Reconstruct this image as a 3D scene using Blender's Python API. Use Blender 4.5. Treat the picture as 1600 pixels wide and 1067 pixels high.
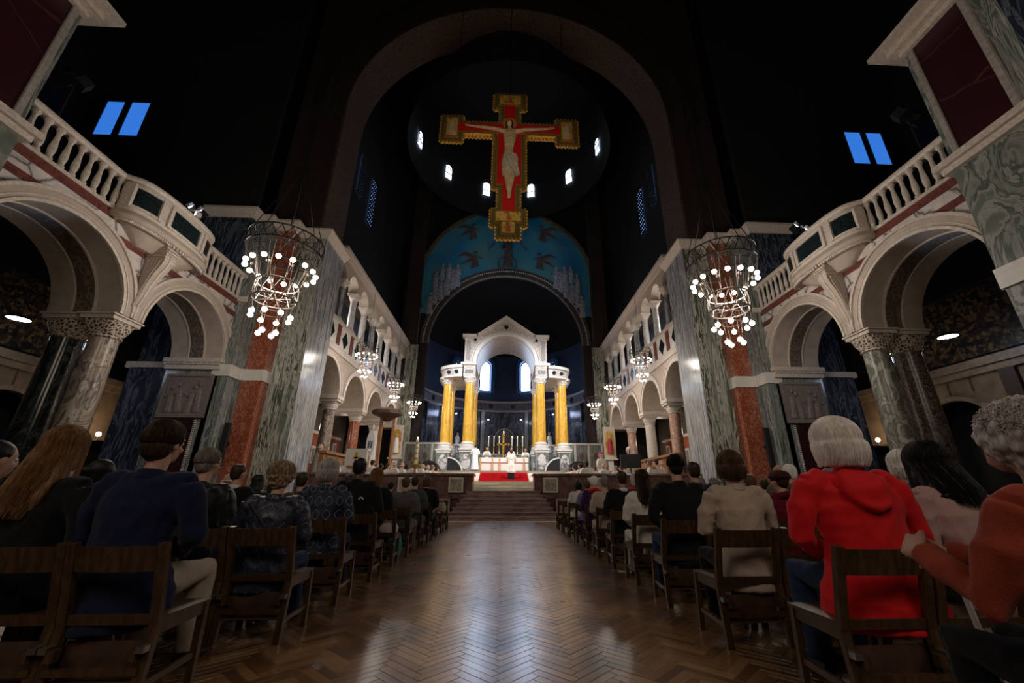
import bpy, bmesh, math, random
from math import sin, cos, pi, radians, sqrt, atan2, hypot
from mathutils import Vector, Matrix, noise
random.seed(7)
for _o in list(bpy.data.objects):
    bpy.data.objects.remove(_o, do_unlink=True)
SC = bpy.context.scene
COL = SC.collection
# ---------------------------------------------------------------- camera, world, exposure
HC = 1.12
cam = bpy.data.cameras.new('camera')
camo = bpy.data.objects.new('camera', cam)
COL.objects.link(camo)
SC.camera = camo
YAW, PIT, ROL, FPX, CXP = .0465, .3516, .0017, 636.42, 818.6
_f = Vector((sin(YAW)*cos(PIT), cos(YAW)*cos(PIT), sin(PIT)))
_r = Vector((cos(YAW), -sin(YAW), 0)); _u = _r.cross(_f)
_r2 = cos(ROL)*_r+sin(ROL)*_u; _u2 = -sin(ROL)*_r+cos(ROL)*_u
camo.matrix_world = Matrix(((_r2.x, _u2.x, -_f.x, 0), (_r2.y, _u2.y, -_f.y, 0), (_r2.z, _u2.z, -_f.z, HC), (0, 0, 0, 1)))
cam.sensor_width = 36; cam.lens = FPX/1600*36
cam.shift_x = -(CXP-800)/1600
cam.clip_start = .05; cam.clip_end = 300
w = bpy.data.worlds.new('night'); SC.world = w; w.use_nodes = True
w.node_tree.nodes['Background'].inputs[0].default_value = (.02, .03, .06, 1)
w.node_tree.nodes['Background'].inputs[1].default_value = .03
SC.view_settings.view_transform = 'Standard'; SC.view_settings.look = 'None'
SC.view_settings.exposure = 0.0; SC.view_settings.gamma = 1; SC.view_settings.use_curve_mapping = False

def light(kind, name, loc, power, color=(1, .9, .78), size=.3, aim=None, spot=60, blend=.5):
    l = bpy.data.lights.new(name, kind); l.energy = power; l.color = color
    if kind == 'AREA': l.size = size
    else: l.shadow_soft_size = size
    if kind == 'SPOT': l.spot_size = radians(spot); l.spot_blend = blend
    o = bpy.data.objects.new(name, l); COL.objects.link(o); o.location = loc
    if aim is not None:
        o.rotation_euler = (Vector(aim)-Vector(loc)).to_track_quat('-Z', 'Y').to_euler()
    return o
WARM = (1, .86, .70); NEUT = (1, .93, .85); COOL = (.62, .74, 1)
# spots added high by the side galleries to brighten the sanctuary, and nave lamps behind the camera
for s in (-1, 1):
    light('SPOT', 'gallery_fill_spot', (s*8.3, 20.6, 13.95), 7200, (.93, .94, 1), .12, (s*.8, 30.5, 6.5), 52, .7)
    light('SPOT', 'gallery_fill_spot', (s*8.3, 21.6, 13.95), 6500, NEUT, .12, (-s*5.2, 23.2, 1.5), 60, .8)
    light('SPOT', 'gallery_fill_spot', (s*8.3, 22.2, 13.95), 4200, NEUT, .12, (-s*.3, 25.4, 2.2), 36, .8)
    light('SPOT', 'gallery_fill_spot', (s*8.35, 20.1, 10.1), 1500, NEUT, .1, (-s*9.2, 30, 9.6), 55, .8)
    light('SPOT', 'gallery_fill_spot', (s*11.9, 12.6, 10.7), 250, NEUT, .1, (-s*11.0, 9.5, 6.5), 80, .8)
    light('POINT', 'rear_nave_lamp', (s*5.5, -4.0, 8.6), 760, WARM, 2.4)
for s in (-1, 1):
    light('SPOT', 'mosaic_fill', (s*8.5, 29, 14.1), 620, COOL, .15, (-s*1.5, 36, 23.5), 62, .9)  # unseen spots added to brighten the mosaic wall
    light('POINT', 'gallery_lamp', (s*10.7, 22.5, 11.0), 150, NEUT, .2)
    light('POINT', 'gallery_lamp', (s*10.7, 28.5, 11.0), 130, NEUT, .2)
light('SPOT', 'rood_fill', (0, 3.0, 9.2), 1250, WARM, .12, (0, 15.9, 16.2), 34, .9)  # unseen spot added in mid-air to brighten the hanging cross
# ---------------------------------------------------------------- materials
MATS = {}
class NB:
    def __init__(s, name):
        s.m = bpy.data.materials.new(name); s.m.use_nodes = True; s.t = s.m.node_tree
        s.b = s.t.nodes['Principled BSDF']
    def n(s, ty, **k):
        x = s.t.nodes.new(ty)
        for a, v in k.items():
            if a in ('Scale', 'Detail', 'Roughness', 'Distortion', 'Strength', 'Distance', 'Detail_Scale', 'Randomness', 'Fac'):
                x.inputs[a].default_value = v
            else: setattr(x, a, v)
        return x
    def l(s, a, b): s.t.links.new(a, b)
    def coord(s, scale=(1, 1, 1), rot=(0, 0, 0), kind='Object'):
        c = s.n('ShaderNodeTexCoord'); mp = s.n('ShaderNodeMapping')
        mp.inputs['Scale'].default_value = scale; mp.inputs['Rotation'].default_value = rot
        s.l(c.outputs[kind], mp.inputs[0]); return mp.outputs[0]
    def ramp(s, fac, stops, interp='LINEAR'):
        r = s.n('ShaderNodeValToRGB'); r.color_ramp.interpolation = interp
        e = r.color_ramp.elements
        while len(e) < len(stops): e.new(.5)
        for i, (p, c) in enumerate(stops):
            e[i].position = p; e[i].color = (*c, 1) if len(c) == 3 else c
        s.l(fac, r.inputs[0]); return r.outputs[0]
    def noise(s, vec, sc, det=4, rough=.55, dist=0):
        x = s.n('ShaderNodeTexNoise', Scale=sc, Detail=det, Roughness=rough, Distortion=dist); s.l(vec, x.inputs['Vector']); return x.outputs[0]
    def bump(s, h, st, d=.02):
        x = s.n('ShaderNodeBump', Strength=st, Distance=d); s.l(h, x.inputs['Height']); s.l(x.outputs[0], s.b.inputs['Normal'])
    def mix(s, f, a, b, mode='MIX'):
        x = s.n('ShaderNodeMix', data_type='RGBA', blend_type=mode)
        for sock, v in ((x.inputs[0], f), (x.inputs[6], a), (x.inputs[7], b)):
            if isinstance(v, (int, float)): sock.default_value = v
            elif isinstance(v, tuple): sock.default_value = (*v, 1)
            else: s.l(v, sock)
        return x.outputs[2]
    def fin(s, col, rough=.5, metal=0, spec=None, coat=0):
        if isinstance(col, tuple): s.b.inputs['Base Color'].default_value = (*col, 1)
        else: s.l(col, s.b.inputs['Base Color'])
        s.b.inputs['Roughness'].default_value = rough; s.b.inputs['Metallic'].default_value = metal
        if spec is not None: s.b.inputs['Specular IOR Level'].default_value = spec
        if coat: s.b.inputs['Coat Weight'].default_value = coat
        return s.m
def plain(name, c, rough=.6, metal=0, var=.15, sc=8, bump=0, spec=None):
    if name in MATS: return MATS[name]
    q = NB(name); v = q.coord(); f = q.noise(v, sc, 5)
    a = tuple(x*(1-var) for x in c); b = tuple(min(1, x*(1+var)) for x in c)
    col = q.ramp(f, [(.3, a), (.7, b)])
    if bump: q.bump(f, bump)
    MATS[name] = q.fin(col, rough, metal, spec); return MATS[name]
def streak(name, stops, sc=(2.2, 2.2, .35), dist=1.2, rough=.22, fine=.5):
    """tall slabs of streaked marble: veins run upwards, warped"""
    q = NB(name); v = q.coord(sc)
    f = q.noise(v, 1.9, 6, .58, dist)
    col = q.ramp(f, stops)
    f2 = q.noise(q.coord((12, 12, .5)), 1.2, 4)
    col = q.mix(fine, col, q.ramp(f2, [(.35, (.35, .35, .35)), (.65, (1, 1, 1))]), 'MULTIPLY')
    MATS[name] = q.fin(col, rough); return MATS[name]
def veined(name, base, vein, sc=1.2, width=.02, rough=.3, alt=None):
    q = NB(name); v = q.coord()
    n1 = q.n('ShaderNodeTexNoise', Scale=sc*1.3, Detail=6); q.l(v, n1.inputs['Vector'])
    add = q.n('ShaderNodeMixRGB', blend_type='ADD'); add.inputs[0].default_value = .55
    q.l(v, add.inputs[1]); q.l(n1.outputs[1], add.inputs[2])
    vo = q.n('ShaderNodeTexVoronoi', feature='DISTANCE_TO_EDGE', Scale=sc); q.l(add.outputs[0], vo.inputs['Vector'])
    veins = q.ramp(vo.outputs['Distance'], [(0, (1, 1, 1)), (width, (.45, .45, .45)), (width*3, (0, 0, 0))])
    f = q.noise(v, sc*2.5, 6)
    b = q.ramp(f, [(.3, tuple(x*.8 for x in base)), (.7, alt or tuple(min(1, x*1.12) for x in base))])
    msk = q.ramp(q.noise(v, sc*.8, 3), [(.25, (.1, .1, .1)), (.42, (1, 1, 1))])
    fac = q.mix(1, veins, msk, 'MULTIPLY')
    MATS[name] = q.fin(q.mix(fac, b, vein), rough); return MATS[name]
def brecc(name, a, b, c, sc=6, rough=.25):
    q = NB(name); v = q.coord((1, 1, .6)); f = q.noise(v, sc, 8, .7, 1.5)
    MATS[name] = q.fin(q.ramp(f, [(.25, a), (.48, b), (.6, c), (.75, a)]), rough); return MATS[name]
def emit(name, c, st):
    q = NB(name); q.b.inputs['Emission Color'].default_value = (*c, 1); q.b.inputs['Emission Strength'].default_value = st
    MATS[name] = q.fin(c, .4); return MATS[name]
def fabric(name, c, var=.2, sc=60, rough=.9, bump=.25):
    if name in MATS: return MATS[name]
    q = NB(name); v = q.coord(kind='Object'); f = q.noise(v, sc, 2); g = q.noise(v, 5, 4)
    a = tuple(x*(1-var) for x in c); b = tuple(min(1, x*(1+var)) for x in c)
    col = q.ramp(q.mix(.5, f, g), [(.35, a), (.65, b)]); q.bump(q.mix(.6, f, g), bump, .01)
    q.b.inputs['Sheen Weight'].default_value = .08
    MATS[name] = q.fin(col, rough, spec=.2); return MATS[name]
def hairm(name, a, b):
    q = NB(name); f = q.noise(q.coord((60, 60, 5)), 1.0, 3, .6, .4)
    q.bump(f, .6, .006); MATS[name] = q.fin(q.ramp(f, [(.35, a), (.65, b)]), .5, spec=.3); return MATS[name]

CREAM = plain('cream_stone', (.47, .385, .31), .55, var=.12, sc=3, bump=.05)
CREAM2 = plain('pale_carved_marble', (.60, .52, .45), .45, var=.2, sc=14, bump=.2)
VEIN = veined('white_black_veined_marble', (.64, .58, .54), (.04, .03, .04), 1.4, .032)
REDM = brecc('red_marble', (.13, .035, .026), (.19, .06, .045), (.09, .022, .02), 7, .3)
REDP = brecc('rust_red_marble', (.34, .10, .05), (.25, .05, .022), (.45, .20, .12), 9, .2)
ROSE = brecc('rose_marble', (.55, .33, .24), (.42, .20, .13), (.66, .48, .38), 9, .25)
GREEN = streak('green_white_streaked_marble', [(.0, (.02, .03, .02)), (.34, (.06, .08, .055)), (.40, (.12, .15, .10)), (.415, (.54, .54, .46)), (.44, (.50, .50, .42)), (.452, (.09, .11, .08)), (.485, (.05, .065, .045)), (.495, (.60, .58, .50)), (.52, (.56, .54, .45)), (.535, (.14, .17, .12)), (.565, (.55, .55, .48)), (.59, (.48, .48, .42)), (.60, (.10, .12, .09)), (.66, (.30, .33, .27)), (1, (.2, .22, .19))], (2.0, 2.0, .15), .6, .22, .3)
GREYM = streak('grey_streaked_marble', [(.0, (.05, .06, .07)), (.38, (.13, .14, .16)), (.41, (.56, .56, .55)), (.45, (.52, .52, .52)), (.47, (.14, .15, .18)), (.51, (.34, .35, .37)), (.525, (.62, .62, .61)), (.555, (.60, .60, .59)), (.57, (.15, .16, .19)), (.64, (.46, .46, .46)), (1, (.2, .22, .24))], (3.2, 3.2, .12), .35)
GGREY = streak('grey_green_marble', [(.0, (.05, .06, .055)), (.41, (.12, .14, .125)), (.46, (.36, .38, .35)), (.50, (.10, .12, .105)), (.55, (.44, .45, .42)), (.59, (.11, .13, .12)), (1, (.3, .32, .29))], (1.9, 1.9, .2), 1.6, .25, .4)
BLUEM = streak('dark_blue_streaked_marble', [(.0, (.01, .015, .025)), (.45, (.025, .035, .055)), (.52, (.16, .18, .24)), (.58, (.02, .03, .05)), (1, (.05, .06, .09))], (1.6, 1.6, .3), 1.8)
CIPO = streak('green_grey_wavy_marble', [(.0, (.05, .06, .05)), (.4, (.16, .18, .15)), (.47, (.34, .34, .30)), (.5, (.06, .07, .06)), (.56, (.27, .29, .25)), (.64, (.09, .10, .09)), (1, (.34, .34, .32))], (.42, .42, .26), 2.6, .3, .15)
COLW = streak('cream_brown_streaked_marble', [(.0, (.10, .07, .05)), (.4, (.38, .31, .25)), (.47, (.11, .08, .07)), (.52, (.52, .45, .37)), (.62, (.30, .23, .18)), (1, (.55, .48, .4))], (1.3, 1.3, .45), 2.0, .25, .25)
COLD = streak('black_green_marble', [(.0, (.006, .008, .007)), (.5, (.015, .02, .018)), (.56, (.09, .10, .09)), (.62, (.02, .022, .02)), (1, (.05, .055, .05))], (2, 2, .8), 2.0, .14, .1)
COLB = streak('brown_black_mottled_marble', [(.0, (.03, .02, .02)), (.44, (.06, .04, .035)), (.5, (.28, .21, .18)), (.58, (.05, .035, .03)), (1, (.3, .23, .2))], (2.2, 2.2, 1.8), 2.5, .25, .1)
COLG = streak('pale_green_marble', [(.0, (.10, .10, .07)), (.42, (.24, .24, .19)), (.5, (.09, .09, .065)), (.56, (.36, .35, .29)), (1, (.28, .28, .23))], (1.0, 1.0, .5), 2.2, .25, .2)
OXB = veined('oxblood_marble', (.035, .007, .010), (.09, .04, .035), .45, .0035, .3)
WHITE = plain('white_marble', (.70, .66, .60), .4, var=.08, sc=5)
GREYF = plain('pale_grey_frame_marble', (.34, .30, .27), .45, var=.25, sc=9)
DKIN = plain('dark_green_inlay', (.012, .02, .022), .15, var=.6, sc=18)
YEL = streak('yellow_marble', [(.0, (.52, .25, .02)), (.42, (.66, .34, .03)), (.52, (.78, .46, .06)), (.6, (.62, .30, .03)), (1, (.75, .45, .10))], (2, 2, .5), 1.2, .2, .12)
BRICK = NB('dark_brown_brick')
_v = BRICK.coord(); _b = BRICK.n('ShaderNodeTexBrick', Scale=2.2); BRICK.l(_v, _b.inputs[0])
_b.inputs['Color1'].default_value = (.030, .017, .011, 1); _b.inputs['Color2'].default_value = (.018, .010, .007, 1); _b.inputs['Mortar'].default_value = (.010, .007, .006, 1)
BRICK.bump(BRICK.noise(_v, 30, 4), .6, .02); MATS['brick'] = BRICK.fin(_b.outputs[0], .9); BRICK = BRICK.m
BLACKW = plain('black_brick', (.004, .0035, .004), .95, var=.4, sc=2)  # near-black brick for vaults and outer walls
SOFB = NB('arch_soffit_brick'); _v = SOFB.coord((1, 1, 1)); _f2 = SOFB.noise(_v, 11, 5, .7)
SOFB.bump(_f2, 1, .05); MATS['sof'] = SOFB.fin(SOFB.ramp(_f2, [(.36, (.012, .008, .005)), (.64, (.12, .068, .04))]), .75); SOFB = SOFB.m
SOFD = NB('brown_inlay_stone'); _v = SOFD.coord((1, 1, 1)); _vo = SOFD.n('ShaderNodeTexVoronoi', Scale=4.5); SOFD.l(_v, _vo.inputs['Vector'])
SOFD = SOFD.fin(SOFD.ramp(_vo.outputs['Distance'], [(.3, (.09, .06, .045)), (.45, (.2, .15, .11)), (.6, (.10, .07, .05))]), .5)
PIERC = NB('pierced_carved_marble'); _v = PIERC.coord(); _vo = PIERC.n('ShaderNodeTexVoronoi', feature='DISTANCE_TO_EDGE', Scale=11); PIERC.l(_v, _vo.inputs['Vector'])
_c = PIERC.ramp(_vo.outputs['Distance'], [(.10, (.62, .52, .42)), (.2, (.09, .06, .045))]); PIERC.bump(_c, 1, .03); PIERC = PIERC.fin(_c, .5)
ORN = NB('ornament_mosaic_marble'); _v = ORN.coord(); _vo = ORN.n('ShaderNodeTexVoronoi', feature='DISTANCE_TO_EDGE', Scale=3.4); ORN.l(_v, _vo.inputs['Vector'])
ORN = ORN.fin(ORN.ramp(_vo.outputs['Distance'], [(.03, (.72, .68, .64)), (.07, (.22, .17, .15)), (.13, (.62, .54, .48)), (.19, (.26, .20, .17)), (.25, (.66, .61, .57))]), .4)
MOSA = NB('dark_gold_mosaic'); _v = MOSA.coord(); _vo = MOSA.n('ShaderNodeTexVoronoi', Scale=8); MOSA.l(_v, _vo.inputs['Vector'])
MOSA = MOSA.fin(MOSA.ramp(MOSA.mix(.5, _vo.outputs['Color'], MOSA.noise(_v, 3, 6)), [(.4, (.01, .008, .01)), (.55, (.05, .03, .015)), (.62, (.16, .10, .04)), (.75, (.02, .015, .015))]), .4)
BLUEMOS = NB('blue_glass_mosaic'); _v = BLUEMOS.coord(); _a = BLUEMOS.noise(_v, .25, 3); _bb = BLUEMOS.noise(_v, 14, 3)
_c = BLUEMOS.mix(.35, BLUEMOS.ramp(_a, [(.35, (.015, .20, .44)), (.5, (.06, .28, .40)), (.65, (.12, .28, .28))]), BLUEMOS.ramp(_bb, [(.35, (.2, .2, .2)), (.65, (1, 1, 1))]), 'MULTIPLY')
BLUEMOS = BLUEMOS.fin(_c, .35)
PALE_FIG = plain('pale_mosaic_figures', (.30, .31, .36), .6, var=.4, sc=5)
DARK_FIG = plain('dark_mosaic_figures', (.09, .07, .07), .6, var=.6, sc=6)
GOLD = plain('gold_leaf', (.62, .36, .07), .36, .75, var=.35, sc=12, bump=.3)
GOLDP = NB('painted_gold_panel'); _v = GOLDP.coord(); _f2 = GOLDP.noise(_v, 3.2, 5, .7, .8)
GOLDP = GOLDP.fin(GOLDP.ramp(_f2, [(.38, (.40, .10, .02)), (.46, (.62, .36, .06)), (.6, (.75, .48, .12)), (.66, (.35, .12, .03))]), .5, .2)
PGREEN = plain('painted_olive_border', (.08, .085, .04), .6)
PRED = plain('vermilion_paint', (.50, .008, .006), .5, var=.15)
FLESH = plain('painted_flesh', (.50, .36, .20), .6, var=.25, sc=3)
LOIN = plain('painted_pale_drapery', (.48, .40, .28), .7, var=.35, sc=4, bump=.3)
WINB = emit('evening_sky_glass', (.035, .19, .72), .95)
WINW = NB('bright_leaded_glass'); _v = WINW.coord()
_c = WINW.ramp(WINW.noise(_v, 5, 3), [(.35, (.42, .66, 1)), (.6, (.9, .95, 1))])
WINW.l(_c, WINW.b.inputs['Emission Color']); WINW.b.inputs['Emission Strength'].default_value = 7; WINW = WINW.fin((.2, .3, .4), .3)
LEAD = plain('window_lead', (.01, .012, .02), .6)
BULB = emit('lamp_bulb', (1, .90, .78), 26)
DISC = emit('pendant_diffuser', (.75, .86, 1), 16)
FLOODG = emit('flood_lamp_glass', (1, 1, 1), 14)
WINA = NB('brightest_apse_glass'); _v = WINA.coord(); WINA.l(WINA.ramp(WINA.noise(_v, 5, 3), [(.35, (.38, .58, 1)), (.6, (.72, .84, 1))]), WINA.b.inputs['Emission Color']); WINA.b.inputs['Emission Strength'].default_value = 22; WINA = WINA.fin((.2, .3, .4), .3)
FLAME = emit('candle_flame', (1, .82, .45), 20)
IRON = plain('wrought_iron', (.018, .015, .013), .5, .6)
IRONL = plain('pale_iron', (.16, .13, .11), .45, .5)
BLK = plain('black_equipment', (.008, .008, .009), .5)
WOOD = NB('dark_oak_chair'); _f2 = WOOD.noise(WOOD.coord((10, 10, 1.5)), 3, 5, .6, .5)
WOOD.bump(_f2, .15, .004); WOOD = WOOD.fin(WOOD.ramp(_f2, [(.3, (.034, .016, .007)), (.5, (.060, .029, .012)), (.7, (.098, .048, .020))]), .38)
OAK = NB('orange_oak_stall'); _f2 = OAK.noise(OAK.coord((5, 5, .8)), 3, 5, .6, .5)
OAK = OAK.fin(OAK.ramp(_f2, [(.3, (.28, .11, .035)), (.7, (.46, .22, .08))]), .4)
DWOOD = plain('dark_carved_walnut', (.07, .032, .022), .5, var=.4, sc=6)
BROWNM = streak('brown_purple_marble', [(.0, (.05, .02, .018)), (.45, (.10, .045, .038)), (.55, (.15, .08, .07)), (1, (.08, .035, .03))], (1, 1, 1), 1, .25, .1)
STEPM = streak('brown_step_marble', [(.0, (.10, .055, .05)), (.45, (.17, .10, .09)), (.55, (.26, .18, .16)), (1, (.13, .075, .065))], (.7, 3, 3), 1, .3, .1)
STEPW = streak('pale_step_marble', [(.0, (.4, .33, .26)), (.45, (.62, .54, .44)), (.55, (.40, .40, .32)), (1, (.66, .6, .52))], (.5, 3, 6), 1, .35, .1)
CARP = fabric('red_carpet', (.42, .002, .008), .15, 90)
LINEN = fabric('white_altar_linen', (.72, .68, .62), .05)
BRASS = plain('brass', (.55, .38, .14), .3, .9, var=.2)
WAX = plain('candle_wax', (.75, .72, .62), .5)
SKIN = plain('fair_skin', (.50, .27, .19), .5, var=.08, sc=12)
SKIN2 = plain('brown_skin', (.09, .042, .026), .45, var=.1, sc=12)
SKIN3 = plain('olive_skin', (.36, .19, .12), .5, var=.08, sc=12)
EYEW = plain('eye_white', (.7, .68, .65), .2, var=.02)
EYED = plain('eye_iris', (.03, .02, .015), .2)
LIP = plain('lips', (.36, .12, .10), .5)
SHOE = plain('black_shoe_leather', (.01, .009, .009), .35)
# parquet: per-face tone stored in a colour attribute
PARQ = NB('oak_parquet'); _at = PARQ.n('ShaderNodeAttribute', attribute_name='tone'); _g = PARQ.noise(PARQ.coord((1, 1, 1)), 40, 4)
_g2 = PARQ.noise(PARQ.coord((1, 1, 1)), 1.1, 4, .6)
_c = PARQ.ramp(_at.outputs['Fac'], [(0, (.15, .070, .024)), (.5, (.26, .130, .047)), (1, (.38, .205, .080))])
_c = PARQ.mix(.68, _c, PARQ.ramp(_g2, [(.36, (.16, .14, .13)), (.54, (1, 1, 1))]), 'MULTIPLY')
_c = PARQ.mix(.35, _c, PARQ.ramp(_g, [(.3, (.45, .45, .45)), (.7, (1, 1, 1))]), 'MULTIPLY')
_rr = PARQ.ramp(_g2, [(.3, (.40, .40, .40)), (.7, (.26, .26, .26))]); PARQ.l(_rr, PARQ.b.inputs['Roughness'])
PARQ.bump(_g2, .12, .02); PARQ.l(_c, PARQ.b.inputs['Base Color']); PARQ.b.inputs['Coat Weight'].default_value = .85; PARQ.b.inputs['Coat Roughness'].default_value = .24; PARQ = PARQ.m
# ---------------------------------------------------------------- geometry helpers
class G:
    def __init__(s): s.v = []; s.f = []; s.mi = []; s.cur = 0
    def add(s, vs, fs):
        k = len(s.v); s.v += [tuple(p) for p in vs]; s.f += [tuple(i+k for i in f) for f in fs]; s.mi += [s.cur]*len(fs); return s
    def box(s, x0, x1, y0, y1, z0, z1):
        return s.add([(x0, y0, z0), (x1, y0, z0), (x1, y1, z0), (x0, y1, z0), (x0, y0, z1), (x1, y0, z1), (x1, y1, z1), (x0, y1, z1)],
                     [(0, 3, 2, 1), (4, 5, 6, 7), (0, 1, 5, 4), (1, 2, 6, 5), (2, 3, 7, 6), (3, 0, 4, 7)])
    def bar(s, a, b, wx, wy, up=(0, 0, 1)):
        a = Vector(a); b = Vector(b); d = (b-a).normalized(); u = Vector(up)
        if abs(d.dot(u)) > .98: u = Vector((0, 1, 0))
        x = d.cross(u).normalized()*wx/2; y = d.cross(x).normalized()*wy/2
        return s.add([a-x-y, a+x-y, a+x+y, a-x+y, b-x-y, b+x-y, b+x+y, b-x+y], [(0, 3, 2, 1), (4, 5, 6, 7), (0, 1, 5, 4), (1, 2, 6, 5), (2, 3, 7, 6), (3, 0, 4, 7)])
    def prism(s, poly, axis, a, b):
        """poly: 2-D points in the two other axes (in xyz order), extruded along axis"""
        def P(p, t):
            return {'x': (t, p[0], p[1]), 'y': (p[0], t, p[1]), 'z': (p[0], p[1], t)}[axis]
        n = len(poly)
        vs = [P(p, a) for p in poly]+[P(p, b) for p in poly]
        fs = [tuple(range(n)), tuple(range(2*n-1, n-1, -1))]+[(i, (i+1) % n, n+(i+1) % n, n+i) for i in range(n)]
        return s.add(vs, fs)
    def lathe(s, c, prof, n=20, sq=0, cap=True):
        vs = []; fs = []
        for r, z in prof:
            for i in range(n):
                a = 2*pi*(i+.5)/n; k = 1
                if sq: k = 1+sq*(1/max(abs(cos(a)), abs(sin(a)))-1)
                vs.append((c[0]+r*k*cos(a), c[1]+r*k*sin(a), c[2]+z))
        for j in range(len(prof)-1):
            for i in range(n): fs.append((j*n+i, j*n+(i+1) % n, (j+1)*n+(i+1) % n, (j+1)*n+i))
        if cap: fs += [tuple(range(n-1, -1, -1)), tuple((len(prof)-1)*n+i for i in range(n))]
        return s.add(vs, fs)
    def tube(s, pts, r, n=8, ry=None, cap=True, up=(0, 0, 1)):
        pts = [Vector(p) for p in pts]; m = len(pts)
        if not isinstance(r, (list, tuple)): r = [r]*m
        if ry is None: ry = r
        elif not isinstance(ry, (list, tuple)): ry = [ry]*m
        vs = []; fs = []; pv = None
        for j in range(m):
            d = (pts[min(j+1, m-1)]-pts[max(j-1, 0)]).normalized()
            if pv is None:
                u = Vector(up)
                if abs(d.dot(u)) > .95: u = Vector((1, 0, 0)) if abs(d.x) < .9 else Vector((0, 1, 0))
                x = (u-d*u.dot(d)).normalized()
            else: x = (pv-d*pv.dot(d)).normalized()
            pv = x; y = d.cross(x)
            for i in range(n):
                a = 2*pi*i/n; vs.append(pts[j]+x*r[j]*cos(a)+y*ry[j]*sin(a))
        for j in range(m-1):
            for i in range(n): fs.append((j*n+i, j*n+(i+1) % n, (j+1)*n+(i+1) % n, (j+1)*n+i))
        if cap: fs += [tuple(range(n-1, -1, -1)), tuple((m-1)*n+i for i in range(n))]
        return s.add(vs, fs)
    def ell(s, c, r, nu=12, nv=8, M=None):
        vs = [(0, 0, -1)]; fs = []
        for j in range(1, nv):
            t = pi*j/nv
            for i in range(nu): a = 2*pi*i/nu; vs.append((sin(t)*cos(a), sin(t)*sin(a), -cos(t)))
        vs.append((0, 0, 1)); e = len(vs)-1
        for i in range(nu):
            fs.append((0, 1+(i+1) % nu, 1+i)); fs.append((e, e-nu+i, e-nu+(i+1) % nu))
        for j in range(nv-2):
            for i in range(nu): a = 1+j*nu; fs.append((a+i, a+(i+1) % nu, a+nu+(i+1) % nu, a+nu+i))
        out = []
        for p in vs:
            q = Vector((p[0]*r[0], p[1]*r[1], p[2]*r[2]))
            if M: q = M @ q
            out.append(q+Vector(c))
        return s.add(out, fs)
    def arc(s, axis, c, r0, r1, t0, t1, n=28, a0=0., a1=pi):
        """arch ring: axis 'x' -> the arch stands in the y,z plane, thick from x=t0 to t1; 'y' -> x,z plane"""
        vs = []; fs = []
        for i in range(n+1):
            a = a0+(a1-a0)*i/n
            for r, t in ((r0, t0), (r1, t0), (r1, t1), (r0, t1)):
                h, z = c[0]+r*cos(a), c[1]+r*sin(a)
                vs.append((t, h, z) if axis == 'x' else (h, t, z))
        for i in range(n):
            for k in range(4): fs.append((i*4+k, i*4+(k+1) % 4, i*4+4+(k+1) % 4, i*4+4+k))
        fs += [(3, 2, 1, 0), tuple(n*4+k for k in range(4))]
        return s.add(vs, fs)
    def wall(s, axis, samples, ztop, t0, t1):
        """wall whose underside follows samples [(h, zlow)], up to ztop (number or function)"""
        n = len(samples); vs = []; fs = []
        zt = ztop if callable(ztop) else (lambda h: ztop)
        for h, z in samples:
            for zz, t in ((z, t0), (zt(h), t0), (zt(h), t1), (z, t1)):
                vs.append((t, h, zz) if axis == 'x' else (h, t, zz))
        for i in range(n-1):
            for k in range(4): fs.append((i*4+k, i*4+(k+1) % 4, i*4+4+(k+1) % 4, i*4+4+k))
        fs += [(3, 2, 1, 0), tuple((n-1)*4+k for k in range(4))]
        return s.add(vs, fs)
    def sweep(s, path, prof, closed=False):
        """path of (x,y) ; prof list of (out, z) closed section; out is to the right of travel"""
        m = len(path); n = len(prof); vs = []; fs = []
        for j in range(m):
            a = Vector(path[(j-1) % m if closed else max(j-1, 0)]); b = Vector(path[(j+1) % m if closed else min(j+1, m-1)]); p = Vector(path[j])
            if closed or 0 < j < m-1:
                d1 = (p-a).normalized(); d2 = (b-p).normalized()
                n1 = Vector((d1.y, -d1.x)); n2 = Vector((d2.y, -d2.x)); nn = (n1+n2)
                nn = nn/max(nn.length_squared/2, .25)
            else:
                d = (b-a).normalized(); nn = Vector((d.y, -d.x))
            for o, z in prof: vs.append((p.x+nn.x*o, p.y+nn.y*o, z))
        for j in range(m if closed else m-1):
            k = (j+1) % m
            for i in range(n): fs.append((j*n+i, j*n+(i+1) % n, k*n+(i+1) % n, k*n+i))
        if not closed: fs += [tuple(range(n-1, -1, -1)), tuple((m-1)*n+i for i in range(n))]
        return s.add(vs, fs)
    def mir(s, sg):
        if sg < 0: s.v = [(-x, y, z) for x, y, z in s.v]; s.f = [f[::-1] for f in s.f]
        return s
    def xf(s, M, k0=0):
        s.v[k0:] = [tuple(M @ Vector(p)) for p in s.v[k0:]]; return s
def mesh_of(g, mat, ang=35, fix=True):
    me = bpy.data.meshes.new('m'); me.from_pydata(g.v, [], g.f)
    mats = mat if isinstance(mat, (list, tuple)) else [mat]
    for m in mats: me.materials.append(m)
    if len(mats) > 1: me.polygons.foreach_set('material_index', g.mi)
    if fix:
        bm = bmesh.new(); bm.from_mesh(me); bmesh.ops.recalc_face_normals(bm, faces=bm.faces); bm.to_mesh(me); bm.free()
    me.polygons.foreach_set('use_smooth', [True]*len(me.polygons)); me.set_sharp_from_angle(angle=radians(ang))
    me.update(); return me
def link(name, me, parent=None, label=None):
    o = bpy.data.objects.new(name, me); COL.objects.link(o)
    if parent is not None: o.parent = parent
    if label: o['label'] = label
    return o
def part(name, g, mat, parent, label=None, ang=35, fix=True): return link(name, mesh_of(g, mat, ang, fix), parent, label)
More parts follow.
